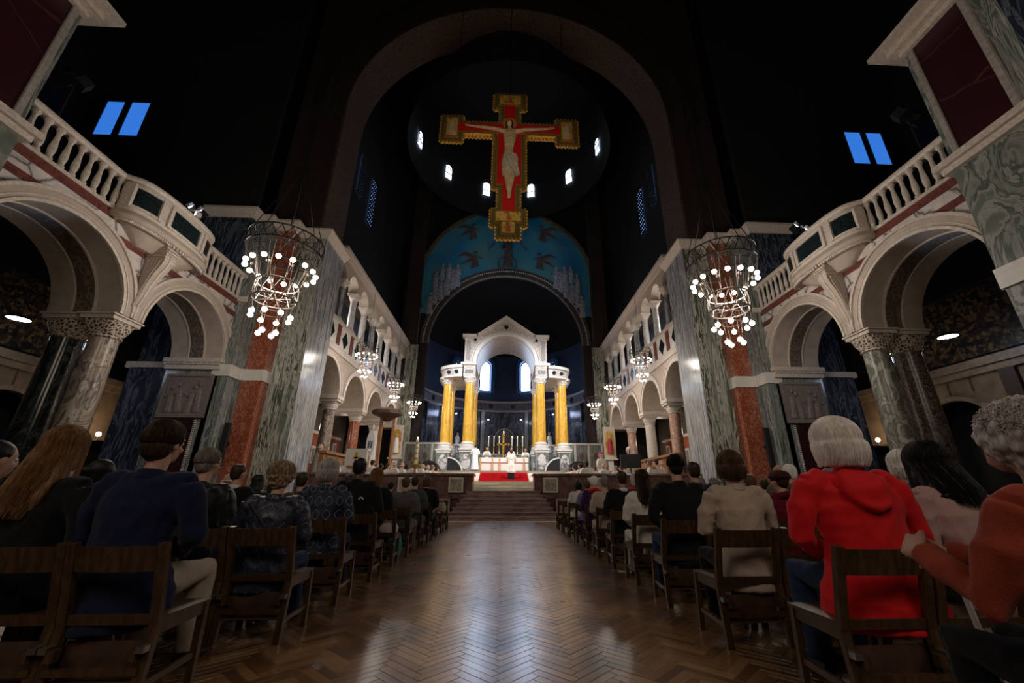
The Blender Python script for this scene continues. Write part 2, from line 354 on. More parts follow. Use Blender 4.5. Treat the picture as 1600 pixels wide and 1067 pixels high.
def tag(o, label, cat, group=None, kind=None):
    o['label'] = label; o['category'] = cat
    if group: o['group'] = group
    if kind: o['kind'] = kind
    return o
def solo(name, g, mat, label, cat, group=None): return tag(part(name, g, mat, None), label, cat, group)
def thing(name, label, cat, loc=(0, 0, 0), group=None, rz=0, sc=1):
    o = bpy.data.objects.new(name, None); COL.objects.link(o); o.location = loc; o.rotation_euler = (0, 0, rz); o.scale = (sc, sc, sc)
    o.empty_display_size = .1
    return tag(o, label, cat, group)
def struct(name, g, mat, parent=None):
    o = part(name, g, mat, parent); 
    if parent is None: o['kind'] = 'structure'
    return o
def side(s): return 'left' if s < 0 else 'right'
# ================================================================ STRUCTURE
fl = G().box(-24, 24, -12, 19.5, -.3, -.02)
floor = struct('floor', fl, plain('floor_underlay', (.06, .03, .015), .7))
W_, L_, N_ = .072, .36, 5
blocks = []
c45 = cos(pi/4)
for fam in range(-36, 37):
    for k in range(-20, 360):
        for hv in (0, 1):
            if hv == 0: x0, y0, x1, y1 = k, k, k+N_, k+1
            else: x0, y0, x1, y1 = k, k+1, k+1, k+1+N_
            x0 += fam*N_; x1 += fam*N_; y0 -= fam*N_; y1 -= fam*N_
            cx, cy = (x0+x1)/2*W_, (y0+y1)/2*W_
            X = (cx-cy)*c45; Y = (cx+cy)*c45+.3
            if abs(X) > 8.5 or Y < .9 or Y > 17.25: continue
            if Y < abs(X)/1.35-.4: continue
            blocks.append((X, Y, hv))
def block_geo(g, X, Y, hv, tones):
    a = pi/4 if hv == 0 else 3*pi/4
    ux, uy = cos(a), sin(a); z = random.uniform(-.0012, .0006); t = min(1, max(0, random.gauss(.5, .26)))
    vs = []
    for e, zz in ((0.0, -.006), (.003, z)):
        for sx, sy in ((-1, -1), (1, -1), (1, 1), (-1, 1)):
            p, q = sx*(L_/2-e), sy*(W_/2-e); vs.append((X+p*ux-q*uy, Y+p*uy+q*ux, zz))
    g.add(vs, [(4, 5, 6, 7), (0, 1, 5, 4), (1, 2, 6, 5), (2, 3, 7, 6), (3, 0, 4, 7)]); tones += [t]*5
def tone_mesh(g, tones):
    me = mesh_of(g, PARQ, fix=False); at = me.attributes.new('tone', 'FLOAT', 'FACE'); at.data.foreach_set('value', tones); return me
blocks.sort(key=lambda b: (abs(b[0]) > 1.75)*50+b[1])
for b in blocks[:298]:
    g = G(); t = []; block_geo(g, *b, t); link('parquet_block', tone_mesh(g, t), floor)
g = G(); t = []
for b in blocks[298:]: block_geo(g, *b, t)
pq = link('parquet_blocks_beyond', tone_mesh(g, t), floor); pq['kind'] = 'stuff'
# --- dark shell of the nave
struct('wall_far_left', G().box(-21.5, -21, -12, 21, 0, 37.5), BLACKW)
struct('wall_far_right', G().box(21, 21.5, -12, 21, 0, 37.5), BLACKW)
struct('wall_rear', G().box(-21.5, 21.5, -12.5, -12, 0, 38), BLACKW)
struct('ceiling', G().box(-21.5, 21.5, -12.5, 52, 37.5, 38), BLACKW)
AR = [14.2, 9.55]; AI, AO = 1.93, 2.32; XW, XB = 11.4, 13.4; ZS = 6.0
def archsamples(cs, r, zs, h0, h1, n=28):
    out = []; cs = sorted(cs); h = h0; out.append((h0, zs))
    for c in cs:
        for i in range(n+1):
            a = pi-pi*i/n; hh = c+r*cos(a)
            if hh < h0 or hh > h1: continue
            out.append((hh, zs+r*sin(a)))
    out.append((h1, zs)); return out
def strips(g, x, z0, z1, ha, hb, r, zs, cs, proud=.012):
    """flat band in the y,z plane between heights, cut round the arches"""
    n = 10; cs = sorted(cs); spans = []; cur = ha
    zs_list = [z0+(z1-z0)*i/n for i in range(n+1)]
    def half(z): d = r*r-(z-zs)**2; return sqrt(d) if d > 0 else 0
    edges = [('w', ha)]+[('a', c) for c in cs]+[('w', hb)]
    for i in range(len(edges)-1):
        L = []; R = []
        for z in zs_list:
            l = edges[i][1]+(half(z) if edges[i][0] == 'a' else 0)
            rr = edges[i+1][1]-(half(z) if edges[i+1][0] == 'a' else 0)
            L.append(l); R.append(max(rr, l+.001))
        if max(R[k]-L[k] for k in range(n+1)) < .03: continue
        vs = []; fs = []
        for k, z in enumerate(zs_list):
            vs += [(x-proud, L[k], z), (x-proud, R[k], z), (x, R[k], z), (x, L[k], z)]
        for k in range(n):
            for m in range(4): fs.append((k*4+m, k*4+(m+1) % 4, k*4+4+(m+1) % 4, k*4+4+m))
        fs += [(3, 2, 1, 0), (n*4, n*4+1, n*4+2, n*4+3)]
        yield G().add(vs, fs)
def capital(c, z0, z1, rs, ra, p, s, lab=None, mat=PIERC):
    g = G(); h = z1-z0
    g.lathe((c[0], c[1], z0), [(rs, 0), (rs*1.12, h*.05), (rs*1.12, h*.1), (rs, h*.14)], 20)
    prof = []
    for i in range(8):
        t = i/7; prof.append((rs+(ra*.92-rs)*(t**.75)+.02*sin(t*pi), h*.14+h*.62*t))
    k0 = len(g.v)
    g.lathe((c[0], c[1], z0), prof, 24, 0)
    for i in range(k0, len(g.v)):   # round below, square above
        x, y, z = g.v[i]; t = min(1, max(0, (z-z0-h*.14)/(h*.62)))
        a = atan2(y-c[1], x-c[0]); k = 1+t*(min(1/max(abs(cos(a)), abs(sin(a))), 1.3)-1)
        g.v[i] = (c[0]+(x-c[0])*k, c[1]+(y-c[1])*k, z)
    o = part('capital', g.mir(s), mat, p, lab)
    g = G().box(c[0]-ra, c[0]+ra, c[1]-ra, c[1]+ra, z0+h*.76, z0+h*.93).box(c[0]-ra-.05, c[0]+ra+.05, c[1]-ra-.05, c[1]+ra+.05, z0+h*.93, z1)
    part('abacus', g.mir(s), CREAM2, p)
    return o
def column(c, zb, zc, zt, r, ra, mat, s, label, capmat=PIERC, group=None, n=28, basemat=None):
    t = thing('column', label, 'column', (0, 0, 0), group)
    g = G(); H = zc-zb; pr = []
    g.lathe((c[0], c[1], zb), [(r*(1.06-.14*(i/10)**1.4), .28+(H-.28)*i/10) for i in range(11)], n)
    part('shaft', g.mir(s), mat, t)
    g = G().box(c[0]-r*1.5, c[0]+r*1.5, c[1]-r*1.5, c[1]+r*1.5, zb, zb+.12)
    g.lathe((c[0], c[1], zb), [(r*1.45, .12), (r*1.5, .16), (r*1.42, .2), (r*1.2, .22), (r*1.25, .27), (r*1.1, .3)], n)
    part('base', g.mir(s), basemat or CREAM2, t)
    capital(c, zc, zt, r*.95, ra, t, s, mat=capmat)
    return t
WALLS = {}
for s in (-1, 1):
    SD = side(s)
    # ---- arcade wall with two arches, gallery floor behind it
    sm = archsamples(AR, AI, ZS, 7.6, 16.2)
    w = struct('wall_'+SD, G().wall('x', sm, 8.42, XW, XB).mir(s), CREAM); WALLS[s] = w
    ZB = [(6.0, 6.38, VEIN), (6.38, 6.62, REDM), (6.62, 7.08, VEIN), (7.08, 7.34, REDM), (7.34, 7.93, VEIN), (7.93, 8.15, REDM), (8.15, 8.46, VEIN), (8.46, 8.70, REDM)]
    for z0, z1, m in ZB:
        for g in strips(G(), XW, z0, z1, 7.62, 16.2, AO+.02, ZS, AR, .03 if m is REDM and z0 > 8.4 else .014):
            part('marble_strip', g.mir(s), m, w, 'dark red marble strip' if m is REDM else None)
    for c in AR:
        part('archivolt', G().arc('x', (c, ZS), AI+.0, AO, XW-.05, XW+.02, 36).mir(s), CREAM, w)
        g = G().arc('x', (c, ZS), AO-.07, AO+.02, XW-.10, XW, 36).arc('x', (c, ZS), AI-.02, AI+.06, XW-.085, XW, 36).arc('x', (c, ZS), AI+.13, AI+.16, XW-.065, XW, 36)
        part('archivolt_moulding', g.mir(s), CREAM2, w)
        part('soffit_inlay', G().arc('x', (c, ZS), AI-.025, AI+.01, XW+.72, XW+1.25, 36).mir(s), SOFD, w, 'brown patterned band under the arch')
        part('soffit_rib', G().arc('x', (c, ZS), AI-.04, AI+.01, XW+.66, XW+.72, 36).arc('x', (c, ZS), AI-.04, AI+.01, XW+1.25, XW+1.31, 36).mir(s), CREAM2, w)
    struct('gallery_floor_'+SD, G().box(XW+.05, 13.5, 3, 16.2, 8.42, 8.66).mir(s), BLACKW).name = 'trim_gallery_floor_'+SD
    # paired columns on which both arches land
    column((11.88, 11.88), 0, 5.3, 5.99, .36, .47, COLW if s < 0 else COLG, s, 'pale grey-green marble column with carved capital under the right arcade arches' if s > 0 else 'cream and brown streaked marble column under the left arcade arches')
    column((13.0, 11.95), 0, 5.3, 5.99, .38, .47, COLD if s < 0 else COLB, s, 'black-green marble column behind the cream column of the left arcade' if s < 0 else 'brown-black mottled marble column behind the pale grey-green one, right arcade')
    # ---- balustrade
    bl = thing('balustrade', 'pale stone balustrade with waved balusters on the %s gallery' % SD, 'balustrade')
    path1 = [(XW, 7.6), (XW, 10.34)]; path2 = [(XW, 13.53), (XW, 16.2)]
    def bow(off=0, n=22):
        out = []
        for i in range(n+1):
            a = pi*i/n; y = 11.93-(1.6+off)*cos(a)*(1 if abs(cos(a)) < 0 else 1)
            k = abs(sin(a))**.62; out.append((XW-(.62+off)*k, 11.93-(1.6+off)*(abs(cos(a))**.8)*(1 if cos(a) > 0 else -1)))
        return out
    bp = bow(); rp = [(XW, 7.6)]+[(XW, 10.2)]+bp[1:-1]+[(XW, 13.66), (XW, 16.2)]
    rail = [(-.14, 9.74), (.10, 9.74), (.15, 9.80), (.15, 9.87), (.09, 9.93), (-.10, 9.93), (-.16, 9.86), (-.16, 9.80)]
    # path runs towards +y on the right hand side: outward (to the nave) is -x = left of travel
    part('hand_rail', G().sweep(rp, [(-o, z) for o, z in rail]).mir(s), CREAM2, bl)
    part('plinth', G().sweep(path1, [(-.06, 8.70), (.06, 8.70), (.06, 8.80), (-.06, 8.80)]).mir(s), CREAM2, bl)
    part('plinth', G().sweep(path2, [(-.06, 8.70), (.06, 8.70), (.06, 8.80), (-.06, 8.80)]).mir(s), CREAM2, bl)
    pr = [(.085, 0), (.085, .07), (.058, .10), (.062, .16), (.076, .26), (.078, .34), (.068, .46), (.052, .60), (.045, .74), (.052, .80), (.060, .84), (.085, .87), (.085, .95)]
    bm = mesh_of(G().lathe((0, 0, 0), pr, 10), CREAM2)
    ys = [7.85+.29*i for i in range(9)]+[13.72+.29*i for i in range(9)]
    for y in ys:
        o = link('baluster', bm, bl); o.location = (s*XW, y, 8.79)
    # ---- bowed balcony
    ba = thing('balcony', 'bowed pale marble balcony with dark inlaid panels on the %s gallery' % SD, 'balcony')
    def sub(t0, t1, off=0, n=44):
        P = bow(off, n); i0, i1 = int(t0*n), int(t1*n); return P[i0:i1+1]
    part('parapet', G().sweep(bp, [(-.05, 8.78), (.10, 8.78), (.10, 9.76), (-.05, 9.76)]).mir(s), CREAM2, ba)
    part('cornice_slab', G().sweep(bow(), [(.1, 8.50), (-.10, 8.50), (-.17, 8.60), (-.14, 8.70), (-.08, 8.78), (.1, 8.78)]).prism(bow(), 'z', 8.52, 8.76).mir(s), CREAM, ba)
    inn = [(XW+(x-XW)*.86, 11.93+(y-11.93)*.88) for x, y in bow()]
    g = G(); r0 = [(x, y, 8.52) for x, y in inn]; r1 = [(XW+(x-XW)*.35, 11.93+(y-11.93)*.55, 8.1) for x, y in inn]
    n = len(inn); g.add(r0+r1, [(i, i+1, n+i+1, n+i) for i in range(n-1)]+[tuple(range(n, 2*n)), tuple(range(n-1, -1, -1)), (0, n, 2*n-1, n-1)])
    part('underside', g.mir(s), CREAM, ba)
    P = bow(.02, 66); g = G()
    for i in range(2, 65, 1):
        x, y = P[i]; g.box(x-.035, x+.035, y-.028, y+.028, 8.41, 8.50)
    o = part('dentils', g.mir(s), CREAM2, ba); o['kind'] = 'stuff'
    for t0, t1 in ((.10, .36), (.42, .62), (.68, .92)):
        q = sub(t0, t1, .055)
        part('inlay_panel', G().sweep(q, [(-.012, 8.98), (.0, 8.98), (.0, 9.58), (-.012, 9.58)]).mir(s), DKIN, ba, 'dark green inlaid panel')
        g = G().sweep(q, [(-.05, 8.90), (.0, 8.90), (.0, 8.98), (-.05, 8.98)]).sweep(q, [(-.05, 9.58), (.0, 9.58), (.0, 9.67), (-.05, 9.67)])
        for e in (q[0], q[-1]): g.box(e[0]-.06, e[0]+.05, e[1]-.06, e[1]+.06, 8.90, 9.67)
        part('panel_frame', g.mir(s), CREAM2, ba)
    # ---- scroll bracket below the balcony
    cb = thing('corbel', 'carved scroll bracket carrying the bowed balcony, %s arcade' % SD, 'corbel')
    poly = [(XW, 8.5), (XW-.58, 8.5), (XW-.58, 8.28), (XW-.60, 8.2), (XW-.60, 7.95), (XW-.54, 7.75), (XW-.38, 7.45), (XW-.27, 7.1), (XW-.18, 6.7), (XW-.09, 6.35), (XW, 6.2)]
    g = G(); n = len(poly)
    wd = lambda z: .12+.09*(z-6.2)/2.3
    vs = [(x, 11.88-wd(z), z) for x, z in poly]+[(x, 11.88+wd(z), z) for x, z in poly]
    g.add(vs, [tuple(range(n)), tuple(range(2*n-1, n-1, -1))]+[(i, (i+1) % n, n+(i+1) % n, n+i) for i in range(n)])
    part('bracket', g.mir(s), CREAM, cb)
    g = G()
    for e in (-1, 1):
        for q in (.22, .42, .62, .80):
            g.tube([(XW-(XW-x)*q, 11.88+e*wd(z), z) for x, z in poly[4:10]], .016, 6)
    for zz in (8.3, 8.22, 8.05, 7.95): g.box(XW-.67 if zz > 8.2 else XW-.61, XW-.03, 11.66, 12.10, zz, zz+.035)
    g.tube([(x-.01, 11.88, z) for x, z in poly[3:10]], .03, 6)
    part('flutes', g.mir(s), CREAM2, cb)
    # ---- stepped pier between nave and sanctuary
    pier = thing('pier', 'tall stepped green and grey marble pier with rust-red strip, %s of the steps' % SD, 'pier')
    ZT = 12.72
    part('green_slab', G().box(8.87, 10.1, 17.46, 17.7, 0, ZT).mir(s), GREEN, pier)
    part('grey_slab', G().box(8.85, 9.05, 17.462, 19.63, 0, ZT).mir(s), GREYM, pier, 'grey streaked marble slab on the side facing the nave')
    part('red_strip', G().box(10.102, 10.9, 16.9, 17.9, 0, ZT).mir(s), REDP, pier, 'rust-red marble strip')
    part('grey_green_strip', G().box(10.9, 11.0, 16.85, 17.9, 0, ZT).box(11.0, 11.6, 16.2, 17.9, 0, ZT).mir(s), GGREY, pier, 'grey-green marble strip')
    part('core', G().box(9.05, 11.6, 17.7, 19.6, 0, ZT).mir(s), BRICK, pier)
    zz = [(11.65, 16.2), (11.0, 16.2), (11.0, 16.85), (10.9, 16.85), (10.9, 16.9), (10.1, 16.9), (10.1, 17.44)]
    part('white_band', G().sweep(zz, [(.0, 5.38), (-.05, 5.38), (-.05, 5.86), (.0, 5.86)][::-1]).mir(s), WHITE, pier)
    up = [(13.6, 15.95), (11.55, 15.95), (11.55, 16.5), (11.1, 16.5), (11.1, 16.85), (10.1, 16.85), (10.1, 17.44), (8.85, 17.44), (8.85, 19.7)]
    cor = [(.05, 12.70), (-.06, 12.70), (-.10, 12.78), (-.22, 12.86), (-.26, 12.96), (-.32, 13.0), (-.32, 13.1), (.05, 13.1)]
    part('cornice', G().sweep(up, cor).mir(s), CREAM2, pier)
    part('upper_block', G().box(11.55, 13.6, 15.95, 17.9, 8.66, ZT).mir(s), BLUEM, pier, 'dark blue marble face above the gallery')
    # capital strip where gallery wall meets the pier
    part('impost', G().box(11.0, 11.62, 16.1, 16.25, 8.62, 8.85).mir(s), CREAM2, pier)
    # ---- end wall under the small arch: cornice, carved relief, red panel
    er = thing('relief_panel', 'square carved stone relief of robed figures on the %s arcade end wall' % SD, 'relief')
    part('slab', G().box(11.5, 13.25, 16.12, 16.2, 3.72, 5.42).mir(s), plain('grey_pink_relief_stone', (.20, .155, .14), .6, var=.25, sc=10, bump=.3), er)
    g = G().box(11.5, 13.25, 16.08, 16.12, 5.32, 5.42).box(11.5, 13.25, 16.08, 16.12, 3.72, 3.9).box(11.5, 11.6, 16.08, 16.12, 3.9, 5.32).box(13.15, 13.25, 16.08, 16.12, 3.9, 5.32)
    part('border', g.mir(s), MATS['grey_pink_relief_stone'], er)
    for k, (xx, hh, ln) in enumerate(((11.85, 1.25, .05), (12.2, 1.1, -.12), (12.55, 1.2, .1), (12.9, 1.05, 0))):
        g = G(); zb = 3.92
        g.tube([(xx, 16.12, zb), (xx+ln*.5, 16.115, zb+hh*.4), (xx+ln, 16.11, zb+hh*.72)], [.15, .12, .10], 10, [.05, .05, .05], up=(1, 0, 0))
        g.ell((xx+ln*1.2, 16.10, zb+hh*.9), (.075, .05, .095), 10, 7)
        g.tube([(xx+ln, 16.09, zb+hh*.7), (xx+ln+.16, 16.085, zb+hh*.55), (xx+ln+.3, 16.09, zb+hh*.66)], .03, 6)
        part('carved_figure', g.mir(s), MATS['grey_pink_relief_stone'], er)
    ew = struct('trim_end_wall_'+SD, G().box(11.4, 13.45, 16.2, 17.8, 0, 5.86).mir(s), GGREY)
    g = G().box(11.28, 13.5, 15.98, 16.3, 5.90, 6.06).box(11.34, 13.45, 16.06, 16.3, 5.62, 5.90)
    part('cornice', g.mir(s), CREAM2, ew); g = G()
    for k in range(30): g.box(11.36+k*.071, 11.40+k*.071, 16.0, 16.1, 5.80, 5.90)
    o = part('egg_moulding', g.mir(s), CREAM2, ew); o['kind'] = 'stuff'
    part('red_panel', G().box(11.8, 12.85, 16.16, 16.2, .5, 3.68).mir(s), OXB, ew, 'dark red marble panel')
    g = G()
    for k in range(44): 
        for xx in (11.74, 12.85): g.box(xx, xx+.06, 16.14, 16.2, .5+k*.072, .54+k*.072)
    o = part('dentil_edging', g.mir(s), WHITE, ew); o['kind'] = 'stuff'
    ls = solo('column_loudspeaker', G().box(10.72, 10.9, 16.55, 16.7, 2.1, 3.6).box(10.76, 10.86, 16.7, 16.9, 2.8, 2.9).mir(s), BLK, 'slim black column loudspeaker on the %s pier beside the red strip' % SD, 'loudspeaker')
    # dark streaked aisle pier seen through the small arch
    aip = thing('aisle_pier', 'dark blue streaked marble pier in the %s aisle behind the relief' % SD, 'pier')
    part('shaft', G().box(13.9, 15.6, 17.0, 18.8, 0, 5.9).mir(s), BLUEM, aip)
    part('cornice', G().box(13.8, 15.7, 16.9, 18.9, 5.9, 6.15).mir(s), CREAM2, aip)
    part('upper_shaft', G().box(14.5, 15.6, 17.3, 18.8, 6.15, 9.5).mir(s), BLUEM, aip)
    # ---- near pier (frame edge)
    npn = thing('corner_pier', 'huge near pier of wavy grey-green marble with dark red upper panels, %s edge' % SD, 'pier')
    part('lower_slab', G().box(11.12, 13.4, 2.0, 7.62, 0, 8.62).mir(s), CIPO, npn)
    part('white_band', G().box(11.06, 11.14, 1.9, 7.66, 5.38, 5.86).box(11.14, 11.9, 7.6, 7.70, 5.38, 5.86).mir(s), WHITE, npn)
    part('ledge', G().box(10.9, 13.4, 1.9, 7.86, 8.78, 8.95).box(11.0, 13.4, 1.9, 7.76, 8.62, 8.78).mir(s), CREAM2, npn)
    part('upper_core', G().box(11.2, 13.4, 2.0, 7.6, 8.95, 12.72).mir(s), GGREY, npn)
    part('red_panel', G().box(11.17, 11.2, 6.15, 7.33, 8.98, 12.7).mir(s), OXB, npn, 'dark red veined marble panel')
    part('frame', G().box(11.12, 11.2, 7.33, 7.46, 8.95, 12.72).box(11.12, 11.2, 6.02, 6.15, 8.95, 12.72).box(11.12, 11.2, 6.0, 7.46, 8.95, 9.03).mir(s), GREYF, npn, 'pale grey frame strips')
    part('blue_panel', G().box(11.17, 11.2, 4.2, 5.6, 8.98, 12.7).mir(s), BLUEM, npn, 'blue-grey marble panel')
    part('cornice', G().box(10.55, 13.4, 1.9, 8.0, 12.98, 13.12).box(10.85, 13.4, 1.9, 7.75, 12.84, 12.98).box(11.05, 13.4, 1.9, 7.6, 12.7, 12.84).mir(s), CREAM2, npn)
    # ---- outer chapel wall seen through the big arch
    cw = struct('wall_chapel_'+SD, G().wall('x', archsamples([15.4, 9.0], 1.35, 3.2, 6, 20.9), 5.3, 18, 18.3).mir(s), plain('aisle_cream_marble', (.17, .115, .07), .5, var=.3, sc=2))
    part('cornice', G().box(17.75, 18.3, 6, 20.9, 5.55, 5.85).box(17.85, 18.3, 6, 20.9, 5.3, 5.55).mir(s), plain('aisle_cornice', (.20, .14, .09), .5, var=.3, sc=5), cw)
    for c in (15.4, 9.0):
        part('arch_trim', G().arc('x', (c, 3.2), 1.33, 1.5, 17.93, 18.02, 24).mir(s), MATS['aisle_cornice'], cw)
        for e in (-1.42, 1.42): part('arch_jamb', G().box(17.93, 18.02, c+e-.08, c+e+.08, 0, 3.2).mir(s), MATS['aisle_cornice'], cw)
        for e in (-.9, -.05, .8): part('joint_strip', G().box(17.98, 18.0, c+e, c+e+.06, 4.75, 5.28).mir(s), DWOOD, cw)
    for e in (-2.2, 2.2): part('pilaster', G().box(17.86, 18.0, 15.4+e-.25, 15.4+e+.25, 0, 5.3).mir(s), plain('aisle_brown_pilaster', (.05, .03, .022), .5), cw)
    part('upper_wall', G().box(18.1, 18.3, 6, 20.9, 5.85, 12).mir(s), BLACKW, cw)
    g = G().arc('x', (13.6, 6.0), 0.02, 3.0, 18.02, 18.1, 26)
    part('mosaic_lunette', g.mir(s), MOSA, cw, 'dark gold mosaic half circle')
    part('lunette_rim', G().arc('x', (13.6, 6.0), 3.0, 3.12, 17.95, 18.1, 30).mir(s), MATS['aisle_cornice'], cw)
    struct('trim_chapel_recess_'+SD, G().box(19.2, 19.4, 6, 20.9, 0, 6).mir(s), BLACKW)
    # pendant disc lamp
    pd = thing('pendant_lamp', 'bright white disc lamp hanging in the %s aisle' % SD, 'lamp')
    c = (16.1, 13.15)
    part('shade', G().lathe((c[0], c[1], 6.42), [(.05, .16), (.2, .12), (.30, .03), (.31, 0), (.29, 0), (.19, .1), (.04, .14)][::-1], 24).mir(s), IRON, pd)
    part('diffuser', G().lathe((c[0], c[1], 6.43), [(.28, 0), (.27, .02), (.02, .02)], 24).mir(s), DISC, pd)
    part('rod', G().tube([(c[0], c[1], 6.55), (c[0], c[1], 12)], .012, 6).mir(s), IRON, pd)
    light('POINT', 'pendant_glow', (s*c[0], c[1], 6.2), 30, COOL, .25)
    # small leaded windows low in the chapel, and their candles
    for k, (yy, z0, z1, xx, ww, lb) in enumerate(((17.2, 6.75, 7.65, 17.98, .7, 'upper'), (17.25, 3.65, 4.65, 17.95, .6, 'lower'))):
        wn = struct('window_%d' % (20+k+(2 if s > 0 else 0)), G().box(xx-.02, xx, yy-ww/2, yy+ww/2, z0, z1).mir(s), WINW)
        g = G().box(xx-.05, xx-.01, yy-.02, yy+.02, z0, z1).box(xx-.05, xx-.01, yy-ww/2, yy+ww/2, (z0+z1)/2-.02, (z0+z1)/2+.02)
        for e in (-1, 1): g.box(xx-.06, xx, yy+e*ww/2-.03, yy+e*ww/2+.03, z0, z1)
        for i in range(4): g.bar((xx-.03, yy-ww/2, z0+i*.22), (xx-.03, yy+ww/2, z0+i*.22+.3), .012, .012)
        part('lead', g.mir(s), LEAD, wn)
    wl = thing('wall_lamp', 'small warm wall lamp deep in the %s aisle beyond the columns' % SD, 'lamp')
    part('bulb', G().ell((17.2, 18.4, 3.35), (.09, .09, .09)).mir(s), BULB, wl); part('bracket', G().tube([(17.2, 18.4, 3.3), (17.2, 18.4, 3.1), (18.0, 18.4, 3.1)], .02, 6).mir(s), BRASS, wl)
    light('POINT', 'wall_lamp_glow', (s*16.9, 18.2, 3.5), 70, (1, .75, .5), .1)
    # ---- transept end wall with the twin blue windows
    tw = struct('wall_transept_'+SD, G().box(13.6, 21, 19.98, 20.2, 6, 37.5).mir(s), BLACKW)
    for k, (a0, a1) in enumerate(((1.129, 1.185), (1.205, 1.259))):
        x0, x1 = a0*15.9, a1*15.9
        wn = struct('window_%d' % (1+k+(2 if s > 0 else 0)), G().box(x0, x1, 15.9, 15.94, 17.15, 19.3).mir(s), WINB)
        g = G().box(x0-.06, x0, 15.86, 15.96, 17.05, 19.4).box(x1, x1+.06, 15.86, 15.96, 17.05, 19.4).box(x0, x1, 15.86, 15.96, 17.05, 17.15).box(x0, x1, 15.86, 15.96, 19.3, 19.4)
        part('window_frame', g.mir(s), LEAD, wn)
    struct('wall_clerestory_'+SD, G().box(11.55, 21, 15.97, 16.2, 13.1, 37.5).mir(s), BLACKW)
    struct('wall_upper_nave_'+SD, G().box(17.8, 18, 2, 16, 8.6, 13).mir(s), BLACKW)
    # ---- crossing: brick wall above the pier and the side wall
    struct('wall_crossing_'+SD, G().box(9.25, 11.6, 17.3, 19.7, 13.1, 21.2).mir(s), BRICK)
# crossing arch
AR2 = archsamples([0], 9.2, 21.2, -9.2001, 9.2001, 48)
cr = struct('wall_crossing_arch', G().wall('y', AR2, 37.5, 17.3, 19.7), BRICK)
for s in (-1, 1): part('flank', G().box(9.2, 11.6, 17.3, 19.7, 21.2, 37.5).mir(s), BRICK, cr)
part('soffit_lining', G().arc('y', (0, 21.2), 9.13, 9.22, 17.32, 19.68, 60), SOFB, cr)
for s in (-1, 1): part('jamb_lining', G().box(9.13, 9.26, 17.32, 19.68, 13.1, 21.2).mir(s), SOFB, cr)
part('outer_order', G().arc('y', (0, 21.2), 10.6, 10.9, 17.1, 17.35, 60), BLACKW, cr)
